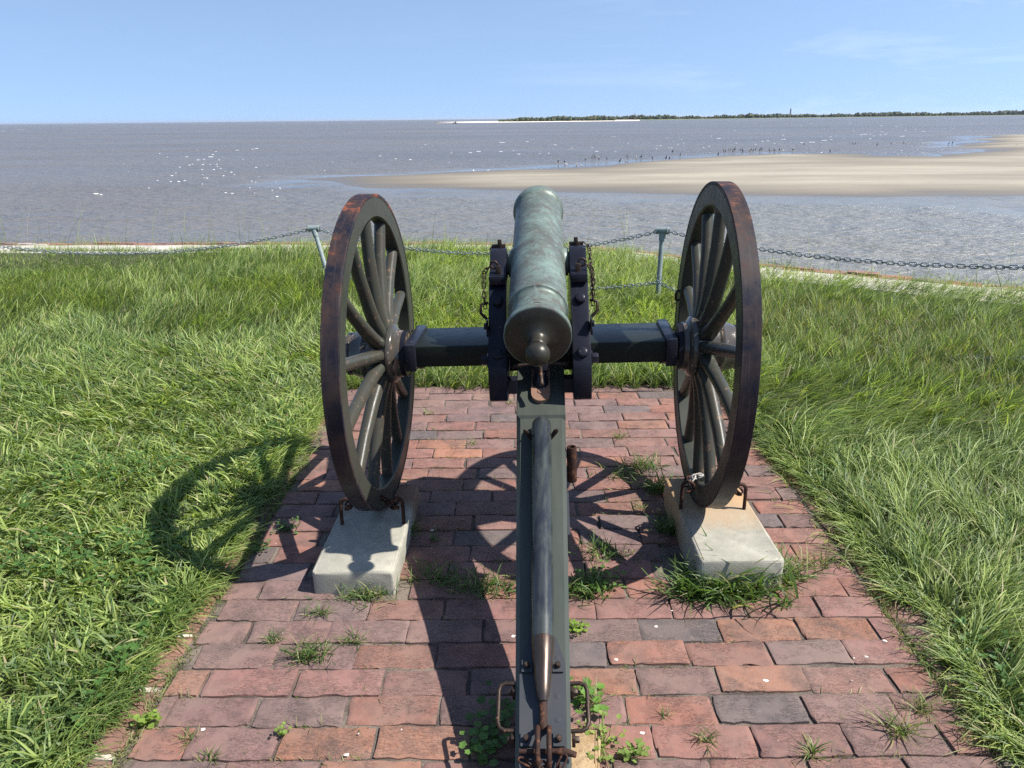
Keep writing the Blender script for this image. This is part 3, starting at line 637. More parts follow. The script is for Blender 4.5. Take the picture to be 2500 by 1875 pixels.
# right lawn: long fine wind-combed blades
x, y = scatter(1.2, 8.0, -2.6, 6.0, 330000)
n = len(x); far = np.clip((1.9-seg_d(x, y, FL))/1.2, 0, 1); cl = vn(x, y, .75, 50); cl2 = vn(x, y, 1.3, 51)
az = (1-far)*(-.15+(cl-.5)*4.2+rng.normal(0, .55, n))+far*(.5+(cl-.5)*2.0+rng.normal(0, 1.2, n)); x, y, oa, hc, rr_ = clump(x, y, .15, .50, 5); az = blend_az(az, oa, .2)
L = (1-far)*U(.12, .32, n)*(.6+.8*vn(x, y, 2.6, 52))+far*U(.10, .22, n)
L = L*(.65+.7*hc)*np.clip((wy(x)-y-.8)/1.2, .66, 1); w = U(.0034, .0064, n); e0 = R_(1)*((1-far)*U(30, 70, n)+far*U(50, 88, n)); e1 = R_(1)*((1-far)*U(-40, 10, n)+far*U(10, 60, n))
P = np.stack([x, y, gh(x, y)+(1-far)*U(0, .06, n)], 1)
c = gcol(n, x, y)*(.78+.44*hc)[:, None]; dry = (far*rng.random(n) > .80)[:, None]; c = np.where(dry, np.array([.25, .22, .10])*U(.7, 1.2, (n, 1)), c)
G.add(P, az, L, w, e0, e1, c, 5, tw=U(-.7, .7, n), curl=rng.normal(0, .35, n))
# middle lawn in front of the gun
x, y = scatter(-1.6, 1.6, 1.7, 7.0, 120000)
n = len(x); near = np.clip((2.6-y)/.7, 0, 1); cl = vn(x, y, 1.2, 60)
x, y, oa, hc, rr_ = clump(x, y, .12, .5, 9); az = blend_az(.2+(cl-.5)*3+rng.normal(0, 1.0, n), oa, .4); L = U(.10, .25, n)*(.75+.5*cl)*(.65+.7*hc); w = U(.0045, .0085, n)
e0 = R_(1)*U(40, 88, n); e1 = R_(1)*U(-25, 50, n)
G.add(np.stack([x, y, gh(x, y)], 1), az, L, w, e0, e1, gcol(n, x, y)*(.72+.56*hc)[:, None], 4, tw=U(-.8, .8, n), curl=rng.normal(0, .4, n))
# long blades that lie over the edge of the bricks
for sgn in (-1, 1):
    n = 11000; v = U(-3.0, PV1, n); u = sgn*(1.50-.05*(sgn > 0)+rng.normal(0, .07, n)); x = u*math.cos(PA)-v*math.sin(PA); y = u*math.sin(PA)+v*math.cos(PA)
    k = padclear(x, y, -.05) | ((rng.random(n) < .10) & (vn(x, y, 2.5, 77) > .5)); x = x[k]; y = y[k]; n = len(x)
    az = (0 if sgn < 0 else math.pi)+rng.normal(0, 1.0, n); far_ = 1 if sgn < 0 else 1
    G.add(np.stack([x, y, gh(x, y)+.01], 1), az, U(.06, .18, n), U(.004, .008, n), R_(1)*U(20, 60, n), R_(1)*U(-35, 0, n), gcol(n, x, y, 1.05), 4, tw=U(-.5, .5, n), curl=rng.normal(0, .6, n))
# tall stalks against the water and thin grass on the coping
n = 520; x = U(-9, 6.5, n); y = wy(x)-np.where(rng.random(n) < .45, U(.1, .5, n), U(1.1, 2.2, n))
big_ = rng.random(n) < .3
G.add(np.stack([x, y, np.full(n, -.02)], 1), U(-1.2, 2.4, n), np.where(big_, U(.35, .75, n), U(.15, .35, n)), U(.003, .006, n), R_(1)*U(60, 88, n), R_(1)*U(15, 80, n), gcol(n, x, y, 1.15), 5, tw=U(-1.2, 1.2, n))
n = 16000; x = U(-9, 8, n); dd = np.abs(rng.normal(0, .35, n)); y = wy(x)-np.where(rng.random(n) < .2, U(.02, .5, n), .90-dd*np.where(x < -4.2, .1, 1)+.1)
k = vn(x, y, 1.5, 70) > .4; x = x[k]; y = y[k]; n = len(x)
G.add(np.stack([x, y, np.full(n, -.03)], 1), U(0, 6.28, n), U(.05, .2, n), U(.003, .006, n), R_(1)*U(40, 88, n), R_(1)*U(-10, 60, n), gcol(n, x, y), 3, tw=U(-1, 1, n))
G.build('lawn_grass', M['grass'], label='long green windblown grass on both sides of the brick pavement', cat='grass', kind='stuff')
# small plants between grass near the viewer (clover and round leaves)
def leaflet(mb, p, r, az, tilt, c, lobes=0, n=9):
    V = [p]; ca, sa = math.cos(az), math.sin(az); u_ = Vector((ca*math.cos(tilt), sa*math.cos(tilt), math.sin(tilt))); v_ = Vector((-sa, ca, random.uniform(-.25, .25)))
    ctr = p+u_*r; V = [ctr+Vector((0, 0, -r*.12))]
    for i in range(n):
        q_ = 2*math.pi*i/n; rr = r*(1+(.22*math.cos(lobes*q_) if lobes else 0)); V.append(ctr+u_*(math.cos(q_)*rr)+v_*(math.sin(q_)*rr)+Vector((0, 0, random.uniform(-.05, .05)*r)))
    mb.add(V, [(0, 1+i, 1+(i+1) % n) for i in range(n)], c)
cv = MB()
for i in range(2600):
    if random.random() < .7: u = -random.uniform(1.5, 2.6); v = random.uniform(-2.6, .6)
    else: u = random.choice((-1, 1))*random.uniform(1.48, 1.7); v = random.uniform(-2.6, 1.4)
    x, y = pad_xy(u, v)
    if vn(x, y, 1.7, 80) < .48: continue
    z = GZ+random.uniform(.05, .10); a = random.uniform(0, 6.28); g = random.uniform(.8, 1.2); c = (.075*g, .155*g, .035*g)
    for j in range(3): leaflet(cv, Vector((x, y, z)), random.uniform(.005, .010), a+j*2.09, random.uniform(-.2, .5), c, n=6)
cv.build('clover_cover', M['grass'], smooth=0, label='low clover leaves showing among the grass left of the bricks', cat='clover', kind='stuff')
# weeds in joints
J = Blades(); n = 9000; vv = U(-2.6, 1.5, n); uu = -PU+rng.normal(0, .012, n); k = rng.random(n) < np.clip(.15+1.1*(vn(vv, vv*0, 2.8, 91)-.25)-.35*(vv > -.3), .04, 1); uu = uu[k]; vv = vv[k]; uu = np.where(rng.random(len(uu)) < .3, uu-.03*rng.random(len(uu)), uu)
n2 = 5000; v2 = U(-2.6, 1.7, n2); u2 = PU+rng.normal(0, .02, n2); k = vn(v2, v2*0, 2.2, 93) > .5; uu = np.concatenate([uu, u2[k]]); vv = np.concatenate([vv, v2[k]])
n3 = 8000; r3 = np.array(rows)[rng.integers(0, len(rows), n3)]+rng.normal(0, .004, n3); u3 = U(-1.3, 1.3, n3); k = vn(u3, r3, 3.5, 95) > .60; uu = np.concatenate([uu, u3[k]]); vv = np.concatenate([vv, r3[k]])
x = uu*math.cos(PA)-vv*math.sin(PA); y = uu*math.sin(PA)+vv*math.cos(PA); n = len(x)
c = np.where(rng.random((n, 1)) < .6, np.array([.26, .25, .11]), np.array([.12, .17, .05]))*U(.7, 1.3, (n, 1))
J.add(np.stack([x, y, np.full(n, GZ-.012)], 1), U(0, 6.28, n), U(.014, .055, n), U(.0022, .005, n), R_(1)*U(20, 80, n), R_(1)*U(-20, 30, n), c, 3, tw=U(-1, 1, n))
J.build('joint_weeds', M['grass'], label='dry pale weeds filling the joints along the pavement borders', cat='weeds', kind='stuff')
def tuft(px, py, n, L, w=.005, z=GZ, spread=.02, e=(15, 75), dry=.2, name='grass_tuft', lean=None, sy=.6, **kw):
    p = onZ(px, py, z); T = Blades(); x = p.x+rng.normal(0, spread, n); y = p.y+rng.normal(0, spread*sy, n)
    n = int(n*1.7); x = p.x+rng.normal(0, spread*1.1, n); y = p.y+rng.normal(0, spread*sy*1.1, n); L *= 1.25
    az = U(0, 6.28, n) if lean is None else lean+rng.normal(0, .9, n)
    c = np.where(rng.random((n, 1)) < dry, np.array([.30, .29, .13]), np.array([.085, .150, .035]))*U(.75, 1.25, (n, 1))
    P = np.stack([x-p.x, y-p.y, np.zeros(n)], 1)
    T.add(P, az, U(.45, 1.1, n)*L, U(.6, 1.2, n)*w, R_(1)*U(e[0], e[1], n), R_(1)*U(-30, 25, n), c, 4, tw=U(-.8, .8, n), curl=rng.normal(0, .5, n))
    o = T.build(name, M['grass'], **kw); o.location = (p.x, p.y, z-.006); return o
fs = lambda x, y: (x*2500/2212, y*2500/2212)
TG = 'grass tufts growing from the brick joints'
for (x, y, n, L, w, sp, dr, lb) in [
    (668,1420,70,.085,.005,.035,.15,'largest dark green grass tuft left of the trail on the bricks'),
    (590,1382,26,.06,.004,.016,.35,'thin grass tuft just left of the largest tuft'),
    (765,1385,26,.06,.004,.014,.3,'small yellow green tuft right of the largest left tuft'),
    (690,1325,36,.07,.004,.018,.2,'leafy tuft just below the front edge of the left block'),
    (1525,1600,26,.06,.004,.014,.4,'small pale tuft right of the trail near the bottom of the photo'),
    (1755,1630,22,.075,.005,.010,.35,'lowest pale tuft with long blades on the right bricks'),
    (1940,1580,38,.10,.005,.022,.4,'spreading pale tuft near the lower right corner'),
    (1990,1535,30,.085,.004,.016,.5,'dry spiky tuft above the lower right corner'),
    (2140,1600,44,.11,.005,.05,.5,'ragged dry tuft at the lower right edge of the bricks'),
    (1285,1520,16,.09,.004,.008,.6,'long bladed straw coloured tuft beside the yellow stone'),
    (1700,1308,18,.05,.004,.010,.3,'small tuft on the bricks below the right block'),
    (1440,1545,14,.04,.003,.010,.3,'tiny tuft in the joint right of the trail handle'),
    (880,1155,30,.10,.006,.012,.1,'green tuft growing beside the right edge of the left block'),
    (940,1165,14,.06,.004,.010,.2,'small shaded tuft right of the left block'),
    (1340,945,22,.07,.004,.012,.5,'dry branching tuft in the sun beyond the wheel shadow'),
    (1020,960,14,.05,.004,.012,.5,'small tuft in the sun left of the trail beyond the shadow'),
    (930,893,16,.05,.004,.014,.6,'straw tuft near the far edge of the bricks'),
    (1100,870,16,.05,.004,.014,.5,'tuft under the left cheek near the far edge of the bricks'),
    (1185,1340,14,.05,.004,.012,.2,'small tuft by the left side of the trail'),
    (410,1600,16,.05,.004,.012,.5,'small dry tuft near the lower left corner of the bricks'),
    (455,1640,14,.05,.004,.012,.4,'lowest dry tuft on the left bricks'),
    (940,1250,60,.09,.006,.05,.1,'dark shaded clump between the left block and the trail'),
    (1060,1270,90,.085,.006,.055,.15,'bright clump at the left side of the trail'),
    (1000,1275,60,.08,.005,.045,.2,'bright clump in the sun just left of the trail clump')]:
    tuft(*fs(x, y), n, L, w, spread=sp, dry=dr, label=lb, cat='grass tuft', group=TG)
for (x, y, n, L, w, sp, dr, lb) in [
    (1260,1275,120,.085,.007,.05,.15,'thick clump against the right side of the trail'),
    (1310,1195,90,.075,.006,.06,.15,'green clump inside the right wheel shadow beside the trail'),
    (1390,1010,70,.10,.006,.05,.15,'green clump at the inner back side of the right block'),
    (1425,1060,90,.13,.006,.035,.1,'tall green clump along the inner side of the right block'),
    (1350,1025,60,.08,.006,.06,.2,'clump over the rim of the right wheel shadow'),
    (1445,1150,70,.11,.006,.03,.1,'shaded clump low on the inner side of the right block'),
    (1505,1280,130,.14,.009,.05,.12,'bushy clump at the inner front corner of the right block'),
    (1590,1276,150,.18,.011,.085,.1,'broad bladed green clump in front of the right block'),
    (1680,1252,80,.15,.009,.06,.25,'green clump at the outer front corner of the right block'),
    (1385,1100,26,.055,.004,.015,.6,'small pale tuft near the centre of the right wheel shadow'),
    (1760,1220,40,.09,.005,.04,.5,'dry clump between the right block and the lawn'),
    (790,1285,110,.08,.005,.05,.25,'weedy clump at the front face of the left block')]:
    tuft(*fs(x, y), n, L, w, spread=sp, dry=dr, e=(25, 80), label=lb, cat='grass tuft', group=TG)
# broad leaved weeds
def weed(px, py, nl, spread, r, c, label, lobes=0, name='leafy_weed', z=GZ, sy=1.):
    p = onZ(px, py, z); mb = MB()
    for i in range(nl):
        q_ = Vector((random.gauss(0, spread), random.gauss(0, spread*sy), random.uniform(.008, .045))); g = random.uniform(.75, 1.25)
        if True: mb.tube([Vector((0, 0, 0)), Vector((q_.x*.6, q_.y*.6, q_.z*.35)), q_], .0011, 4, c=tuple(a*.9 for a in c))
        leaflet(mb, q_, r*random.uniform(.6, 1.15), random.uniform(0, 6.28), random.uniform(-.35, .35), tuple(a*g for a in c), lobes, 12)
    o = mb.build(name, M['grass'], smooth=0, label=label, cat='weed', group='broad leaved weeds in the brick joints'); o.location = (p.x, p.y, z); return o
weed(*fs(1245,1365), 40, .022, .008, (.20, .30, .05), 'small bright yellow green weed against the right side of the trail', 4)
weed(*fs(1265,1515), 24, .034, .015, (.13, .25, .045), 'bright green leafy weed under the right trail handle', 5, sy=1.6)
weed(*fs(1300,1615), 50, .036, .0085, (.22, .30, .07), 'yellow green low weed right of the yellow stone', 4, sy=1.6)
weed(*fs(1375,1625), 26, .024, .010, (.20, .28, .07), 'small weed with round leaves right of the yellow stone weed', 3)
weed(*fs(1065,1590), 44, .045, .015, (.085, .16, .045), 'dark ivy like weed left of the lower trail', 5, sy=1.6)
weed(*fs(1030,1620), 14, .028, .015, (.12, .23, .05), 'lobed leaf weed sticking out left of the dark weed', 5)
weed(*fs(1290,1260), 60, .05, .010, (.12, .22, .045), 'flat clover patch inside the shadow right of the trail', 3)
weed(*fs(620,1145), 34, .032, .009, (.09, .17, .045), 'shaded clover patch near the lawn left of the left block', 3)
weed(*fs(560,1190), 30, .03, .009, (.09, .16, .045), 'low creeping weed on the bricks left of the left block', 3)
weed(*fs(318,1565), 30, .02, .010, (.22, .32, .06), 'bright sprig at the left pavement border', 4)
weed(*fs(610,1590), 16, .010, .006, (.20, .30, .06), 'tiny bright sprig on the lower left bricks', 4)
# ---------------------------------------------------------------- fence posts and chains
def post(top, base, label, axis):
    top = Vector(top); base = Vector(base); o = empty('fence_post', base, label=label, cat='fence post', group='grey pipe posts of the chain fence')
    d = (top-base); L = d.length; dz = d.normalized()
    MB().tube([dz*-.25, dz*(L-.05)], .024, 14).build('pipe', M['galv'], o)
    ax = Vector(axis).normalized(); mb = MB()
    mb.tube([dz*(L-.10), dz*(L-.03)], [.030, .034], 14); 
    tt = MB(); mb.tube([dz*(L-.005)-ax*.062, dz*(L-.005)-ax*.060, dz*(L-.005)-ax*.048, dz*(L-.005)-ax*.0475, dz*(L-.005)+ax*.0475, dz*(L-.005)+ax*.048, dz*(L-.005)+ax*.060, dz*(L-.005)+ax*.062], [.033, .036, .036, .032, .032, .036, .036, .033], 16)
    mb.build('tee_fitting', M['galv'], o)
    MB().tube([dz*(L-.005)-ax*.0635, dz*(L-.005)+ax*.0635], .024, 14).build('bore_shade_plug', M['plate'], o)  # solid dark plug stands in for the shaded hollow of the fitting
    r_ = [dz*(L*.36)+Vector((0, -.036, 0))+Vector((math.cos(q_)*.026, 0, math.sin(q_)*.026)) for q_ in np.linspace(0, 2*math.pi, 13)[:-1]]
    MB().tube(r_, .0045, 6, closed=True).build('chain_ring', M['chaing'], o)
    return top-dz*.005
pR = Vector(atD(1618, 562, 7.35)); bR = Vector((pR.x-.03, pR.y-.10, -.02))
pL = Vector(atD(766, 557, 8.3)); bL = Vector((pL.x+.22, pL.y-.25, -.02))
pFL = Vector(atD(-95, 588, 8.0)); bFL = Vector((pFL.x+.05, pFL.y, -.02)); pFR = Vector((3.83, 1.62, .80)); bFR = Vector((3.83, 1.62, -.02))
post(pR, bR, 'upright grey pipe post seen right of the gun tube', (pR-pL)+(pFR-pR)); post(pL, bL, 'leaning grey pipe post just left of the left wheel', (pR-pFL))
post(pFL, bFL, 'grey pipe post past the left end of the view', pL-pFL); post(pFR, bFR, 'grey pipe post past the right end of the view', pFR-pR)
def link_pts(pitch, wd, wire, n=14):
    a = pitch/2+wire*.35; r = wd/2-wire/2; out = []
    for k in range(n//2+1): q_ = -math.pi/2+math.pi*k/(n//2); out.append((a-r*.0+r*math.cos(q_)-r*.9, r*math.sin(q_)))
    for k in range(n//2+1): q_ = math.pi/2+math.pi*k/(n//2); out.append((-a+r*math.cos(q_)+r*.9, r*math.sin(q_)))
    return out
def chain(name, path, mat, pitch=.0415, wd=.036, wire=.0088, n=12, seg=6, mb=None, **kw):
    path = [Vector(p) for p in path]; d = [0]
    for a, b in zip(path[:-1], path[1:]): d.append(d[-1]+(b-a).length)
    N = max(1, round(d[-1]/pitch)); st = d[-1]/N; lp = link_pts(pitch*1.22, wd, wire, n); own = mb is None; mb = mb or MB()
    def at_(s):
        s = min(max(s, 0), d[-1])
        for i in range(len(d)-1):
            if s <= d[i+1]: f = (s-d[i])/(d[i+1]-d[i]+1e-9); return path[i].lerp(path[i+1], f)
        return path[-1]
    for i in range(N):
        a = at_(i*st); b = at_((i+1)*st); c = (a+b)/2; t_ = (b-a).normalized(); s1 = t_.cross(Vector((0, 0, 1)) if abs(t_.z) < .95 else Vector((0, 1, 0))).normalized(); s2 = s1.cross(t_)
        ang = (R_(90) if i % 2 else 0)+R_(12)+random.gauss(0, .10); sd2 = s1*math.cos(ang)+s2*math.sin(ang)
        mb.tube([c+t_*x_+sd2*y_ for x_, y_ in lp], wire/2, seg, closed=True, upref=t_.cross(sd2))
    if own: return mb.build(name, mat, smooth=80, **kw)
def sagpath(a, b, sag, n=30):
    return [a.lerp(b, i/n)-Vector((0, 0, sag*4*(i/n)*(1-i/n))) for i in range(n+1)]
CG = 'chains of the fence'
chain('fence_chain', sagpath(pFL, pL, .20), M['chaing'], label='upper grey chain hanging left of the leaning post in front of the pale slab', cat='chain', group=CG)
chain('fence_chain', sagpath(pL, pR, .25), M['chaing'], label='upper grey chain between the two pipe posts behind the gun', cat='chain', group=CG)
chain('fence_chain', sagpath(pR, pFR, .13), M['chaing'], label='upper grey chain running right from the upright post in front of the water', cat='chain', group=CG)
def lowp(p, b, f=.36): return b.lerp(p, f)+Vector((0, -.04, 0))
lR = Vector(atD(1608, 690, 7.3)); lL = lowp(pL, bL, .3); lFR = Vector((3.83, 1.58, .22))
chain('fence_chain', sagpath(lL, lR, .14), M['chaing'], label='lower grey chain half hidden in the grass between the two posts', cat='chain', group=CG)
chain('fence_chain', sagpath(lR, lFR, .27), M['chaing'], label='lower grey chain half hidden in the grass right of the right wheel', cat='chain', group=CG)
# ---------------------------------------------------------------- birds
t = NT('bird_dark'); t.base((.035, .032, .03)); M['bd'] = t.m
t = NT('bird_white'); t.base((.62, .60, .57)); M['bw'] = t.m
t = NT('bird_pelican'); sx = t.n('ShaderNodeSeparateXYZ'); t.l(t.co('Object'), sx.inputs[0]); t.base(t.mix(t.ramp(sx.outputs[2], [(.55, 0.), (.7, 1.)]), (.12, .10, .08), (.55, .50, .42))); M['bp'] = t.m
def birdmesh(kind):
    mb = MB()
    if kind == 'gull':
        mb.tube([(-.24, 0, .20), (-.16, 0, .21), (-.05, 0, .22), (.08, 0, .24), (.15, 0, .27), (.19, 0, .33), (.24, 0, .34), (.29, 0, .33)], [.01, .045, .075, .075, .05, .042, .035, .006], 8)
        for s in (-.03, .03): mb.tube([(0, s, .17), (0, s, 0)], .008, 4)
    else:
        mb.tube([(-.24, 0, .22), (-.16, 0, .28), (-.04, 0, .40), (.06, 0, .52), (.09, 0, .62), (.07, 0, .72), (.08, 0, .82), (.13, 0, .86), (.19, 0, .85), (.34, 0, .80)], [.015, .07, .13, .12, .065, .04, .038, .045, .025, .008], 8)
        for s in (-.05, .05): mb.tube([(-.02, s, .32), (0, s, .02), (.08, s, .0)], .016, 4)
        for s in (-1, 1): mb.tube([(.04, s*.10, .54), (-.06, s*.12, .42), (-.24, s*.05, .22)], [.03, .06, .012], 6, flat=.5)
    return mb
protos = {k: birdmesh('gull' if k == 'gull' else 'cormorant').build('bird_'+k, {'gull': M['bw'], 'cormorant': M['bd'], 'pelican': M['bp']}[k]) for k in ('gull', 'cormorant', 'pelican')}
used = set()
def bird(x, y, kind, label, sc=1.0, face=None):
    p = onZ(x, y, WZ); pr = protos[kind]
    s = float(barsd(np.array([p.x]), np.array([p.y]))[0]); p.z = WZ+(max(0, s*.022) if s > 0 else -.12)
    if kind in used: o = pr.copy(); col.objects.link(o)
    else: o = pr; used.add(kind)
    o.name = kind if kind != 'pelican' else 'pelican'
    o.location = p; o.rotation_euler = (0, 0, random.uniform(0, 6.28) if face is None else face); o.scale = (sc*.8*random.uniform(.85, 1.12),)*3
    return tag(o, label, {'gull': 'gull', 'cormorant': 'cormorant', 'pelican': 'pelican'}[kind], {'gull': 'white gulls at the sandbar', 'cormorant': 'dark cormorants standing in the shallows', 'pelican': 'brown pelicans at the edge of the sandbar'}[kind])
A = lambda x, y: (1050+x*.339, 220+y*.339); Bq = lambda x, y: (1750+x*.339, 220+y*.339)
bl = [
 (A(1055,560),'pelican','pale necked bird standing on the sand edge, nearest to the gun'),
 (A(925,522),'pelican','leftmost pelican in the shallows'),(A(968,522),'cormorant','leftmost dark bird standing in the shallows'),
 (A(1120,506),'pelican','pelican between the leftmost dark bird and the pair of dark birds'),(A(1168,492),'cormorant','left bird of the dark pair above the gun muzzle line'),(A(1184,490),'cormorant','right bird of the dark pair beside the pelican'),
 (A(1214,500),'pelican','pelican right of the dark pair'),(A(1271,500),'cormorant','lone slim dark bird between pelicans'),(A(1367,522),'cormorant','dark bird with a pale flank close to the sand edge'),
 (A(1421,488),'cormorant','dark bird farther out above the sand edge pair'),(A(1409,523),'pelican','hunched pale bird beside the sand edge'),(A(1485,498),'pelican','low pale bird sitting in the shallows'),(A(1520,488),'cormorant','small dark bird right of the low pale bird'),
 (A(1600,496),'cormorant','tall bird alone left of the slim pair'),(A(1699,505),'cormorant','left of two slim upright birds'),(A(1724,500),'cormorant','right of two slim upright birds'),(A(1746,450),'cormorant','dark bird farthest out left of the big flock'),(A(1803,472),'cormorant','slim bird right of the slim upright pair'),
 (Bq(1670,392),'cormorant','left bird of the pair on the far sand spit'),(Bq(1697,385),'cormorant','right bird of the pair on the far sand spit'),
 (Bq(978,392),'cormorant','left bird of the pair standing out in the water right of the flock'),(Bq(995,392),'cormorant','right bird of the pair standing out in the water right of the flock'),
 (Bq(1154,400),'cormorant','lone bird in the water right of the outer pair'),(Bq(1257,397),'cormorant','tall lone bird in the water before the far spit'),(Bq(1343,387),'cormorant','dark bird of the last pair before the far spit'),(Bq(1359,392),'pelican','pale bird of the last pair before the far spit'),
 (Bq(627,394),'cormorant','low dark bird swimming right of the flock'),(Bq(815,446),'cormorant','low dark bird on the water near the sand right of the flock'),
 (Bq(548,436),'pelican','tall pale bird at the right end of the flock'),(Bq(452,436),'pelican','pale bird near the right end of the flock')]
for (x, y), k, lb in bl: bird(x, y, k, lb)
ORD = ['first', 'second', 'third', 'fourth', 'fifth', 'sixth', 'seventh', 'eighth', 'ninth', 'tenth', 'eleventh', 'twelfth', 'thirteenth', 'fourteenth', 'fifteenth', 'sixteenth', 'seventeenth']
for io_, (x, y) in enumerate(sorted([(50,447),(60,446),(86,440),(100,438),(113,446),(124,436),(133,432),(170,436),(184,440),(186,447),(262,440),(280,432),(310,440),(323,432),(378,442),(412,437),(10,472)])):
    bird(*Bq(x, y), 'cormorant', ORD[io_]+' dark bird from the left end of the crowded flock at the sandbar')
for (x, y), w_ in zip([(235,443),(246,437),(420,439)], ('left pale bird of two side by side', 'right pale bird of two side by side', 'pale bird among dark ones near the right')): bird(*Bq(x, y), 'pelican', w_+' in the crowded flock')
gl = [(A(313,598),'left of two gulls on the near left edge of the sand'),(A(416,598),'right of two gulls on the near left edge of the sand'),(A(898,520),'gull left of the leftmost pelican'),(A(981,538),'gull just below the leftmost dark bird'),(A(1090,548),'gull right of the pelican standing on the sand edge'),
 (Bq(480,436),'gull right of the flock in the shallows'),(Bq(668,432),'upright gull farther right of the flock'),(Bq(752,455),'gull at the sand edge right of the flock'),(Bq(1483,382),'gull in the water left of the far spit'),(Bq(1890,376),'gull on the edge of the far spit'),(Bq(1935,382),'gull on the sand just right of the far spit edge'),(Bq(2163,376),'upper of two gulls on the far right sand'),(Bq(2157,410),'lower of two gulls on the far right sand')]
for (x, y), lb in gl: bird(x, y, 'gull', lb, 1.1)
# ---------------------------------------------------------------- blocks with lugs
M['conL'] = concrete('concrete_left', (.15, .060, .025), 0, .0, .26); M['conR'] = concrete('concrete_right', (.34, .20, .085), 0, -.30, .16)
def hexbolt(mb, p, ax, r, h):
    M4 = Vector((0, 0, 1)).rotation_difference(Vector(ax)).to_matrix().to_4x4(); M4.translation = Vector(p); mb.lathe([(0, r), (h*.8, r), (h, r*.8)], 6, M4); return mb
def block(loc, rz, size, mat, label, lugx, hook):
    o = empty('wheel_block', loc, (0, 0, rz), label=label, cat='concrete block', group='concrete blocks under the wheels')
    a, b, c = size; mb = MB()
    # chamfered, slightly uneven slab
    bm = bmesh.new(); bmesh.ops.create_cube(bm, size=1)
    for v in bm.verts: v.co = Vector((v.co.x*a, v.co.y*b, (v.co.z-.5)*c))
    bmesh.ops.bevel(bm, geom=[e for e in bm.edges], offset=.016, segments=3, affect='EDGES', profile=.5)
    bmesh.ops.subdivide_edges(bm, edges=bm.edges[:], cuts=3, use_grid_fill=True)
    for v in bm.verts: q0 = float(vn(v.co.x*60+v.co.z*40, v.co.y*60, 1, 33))-.5; v.co += Vector((q0*.006, q0*.006, random.gauss(0, .001)-.003*max(0, q0)))
    bm.verts.ensure_lookup_table(); mb.add([v.co.copy() for v in bm.verts], [tuple(v.index for v in f.verts) for f in bm.faces]); bm.free()
    mb.build('slab', mat, o, smooth=60)
    for sx_, h_, y_ in lugx:
        pts = [Vector((sx_, y_, -.03)), Vector((sx_, y_, h_*.6)), Vector((sx_*.99, y_, h_*.9))]
        inn = -1 if sx_ > 0 else 1
        for q_ in np.linspace(0, math.pi*1.6, 10): pts.append(Vector((sx_+inn*.026*(1-math.cos(q_)), y_, h_*.92+.026*math.sin(q_))))
        MB().tube(pts, .0085, 8).build('iron_eye', M['rust'], o, smooth=80)
    return o
BL = block((-.775, -.30, -.045), R_(2.5), (.345, .80, .19), M['conL'], 'grey concrete block with rusty back corner under the left wheel', [(.155, .115, -.005), (-.130, .11, -.005)], 1)
BR = block((.817, -.24, 0), R_(3.5), (.345, .76, .24), M['conR'], 'ochre stained concrete block under the right wheel with grass at its front', [(-.160, .12, .06), (.128, .11, .045)], -1)
# wheel tie chains
c1 = MB(); LZ = .06
chain('', [(-.655, -.305, .055), (-.70, -.285, .070), (-.76, -.26, .085), (-.82, -.265, .075), (-.875, -.30, .05)], M['rust'], .036, .032, .009, mb=c1)
chain('', [(-.64, -.31, .07), (-.67, -.30, .035), (-.69, -.30, .06)], M['rust'], .036, .032, .009, mb=c1)
c1.build('tie_chain', M['rust'], smooth=80, label='rusty chain tying the left wheel rim to its concrete block', cat='chain')
c2 = MB()
for j in range(4):
    z_ = .112+.012*j; y_ = -.10-.02*j
    chain('', [(.69, y_-.02, z_-.02), (.71, y_, z_), (.76, y_+.01, z_+.006), (.80, y_+.005, z_-.004)], M['greychain'], .034, .028, .0075, mb=c2)
c2.build('tie_chain', M['greychain'], smooth=80, label='pale worn chain wrapped over the bottom rim of the right wheel', cat='chain')
c3 = MB(); chain('', [(.675, -.17, .11), (.685, -.14, .13), (.70, -.12, .115)], M['rust'], .036, .032, .009, mb=c3); chain('', [(.92, -.19, .09), (.88, -.16, .12), (.84, -.12, .12)], M['rust'], .036, .032, .009, mb=c3)
c3.build('shackle', M['rust'], smooth=80, label='dark rusty links joining the pale chain to the right block', cat='chain')
# ---------------------------------------------------------------- the cannon
gun = empty('cannon', (.0213, 0, -.0225), (0, -.0295, 0), label='old bronze field cannon with green patina on a dark two wheeled carriage', cat='cannon')
SUBL = (.0012, 0, .0225); SUBR = (0, 0, .0125)
def gp(mb, name, mat, smooth=40, parent=None, **k):
    if parent is None: return mb.build(name, mat, gun, smooth, loc=SUBL, rot=SUBR, **k)
    return mb.build(name, mat, parent, smooth, **k)
def child(mb, name, mat, parent, smooth=40): return mb.build(name, mat, parent, smooth)
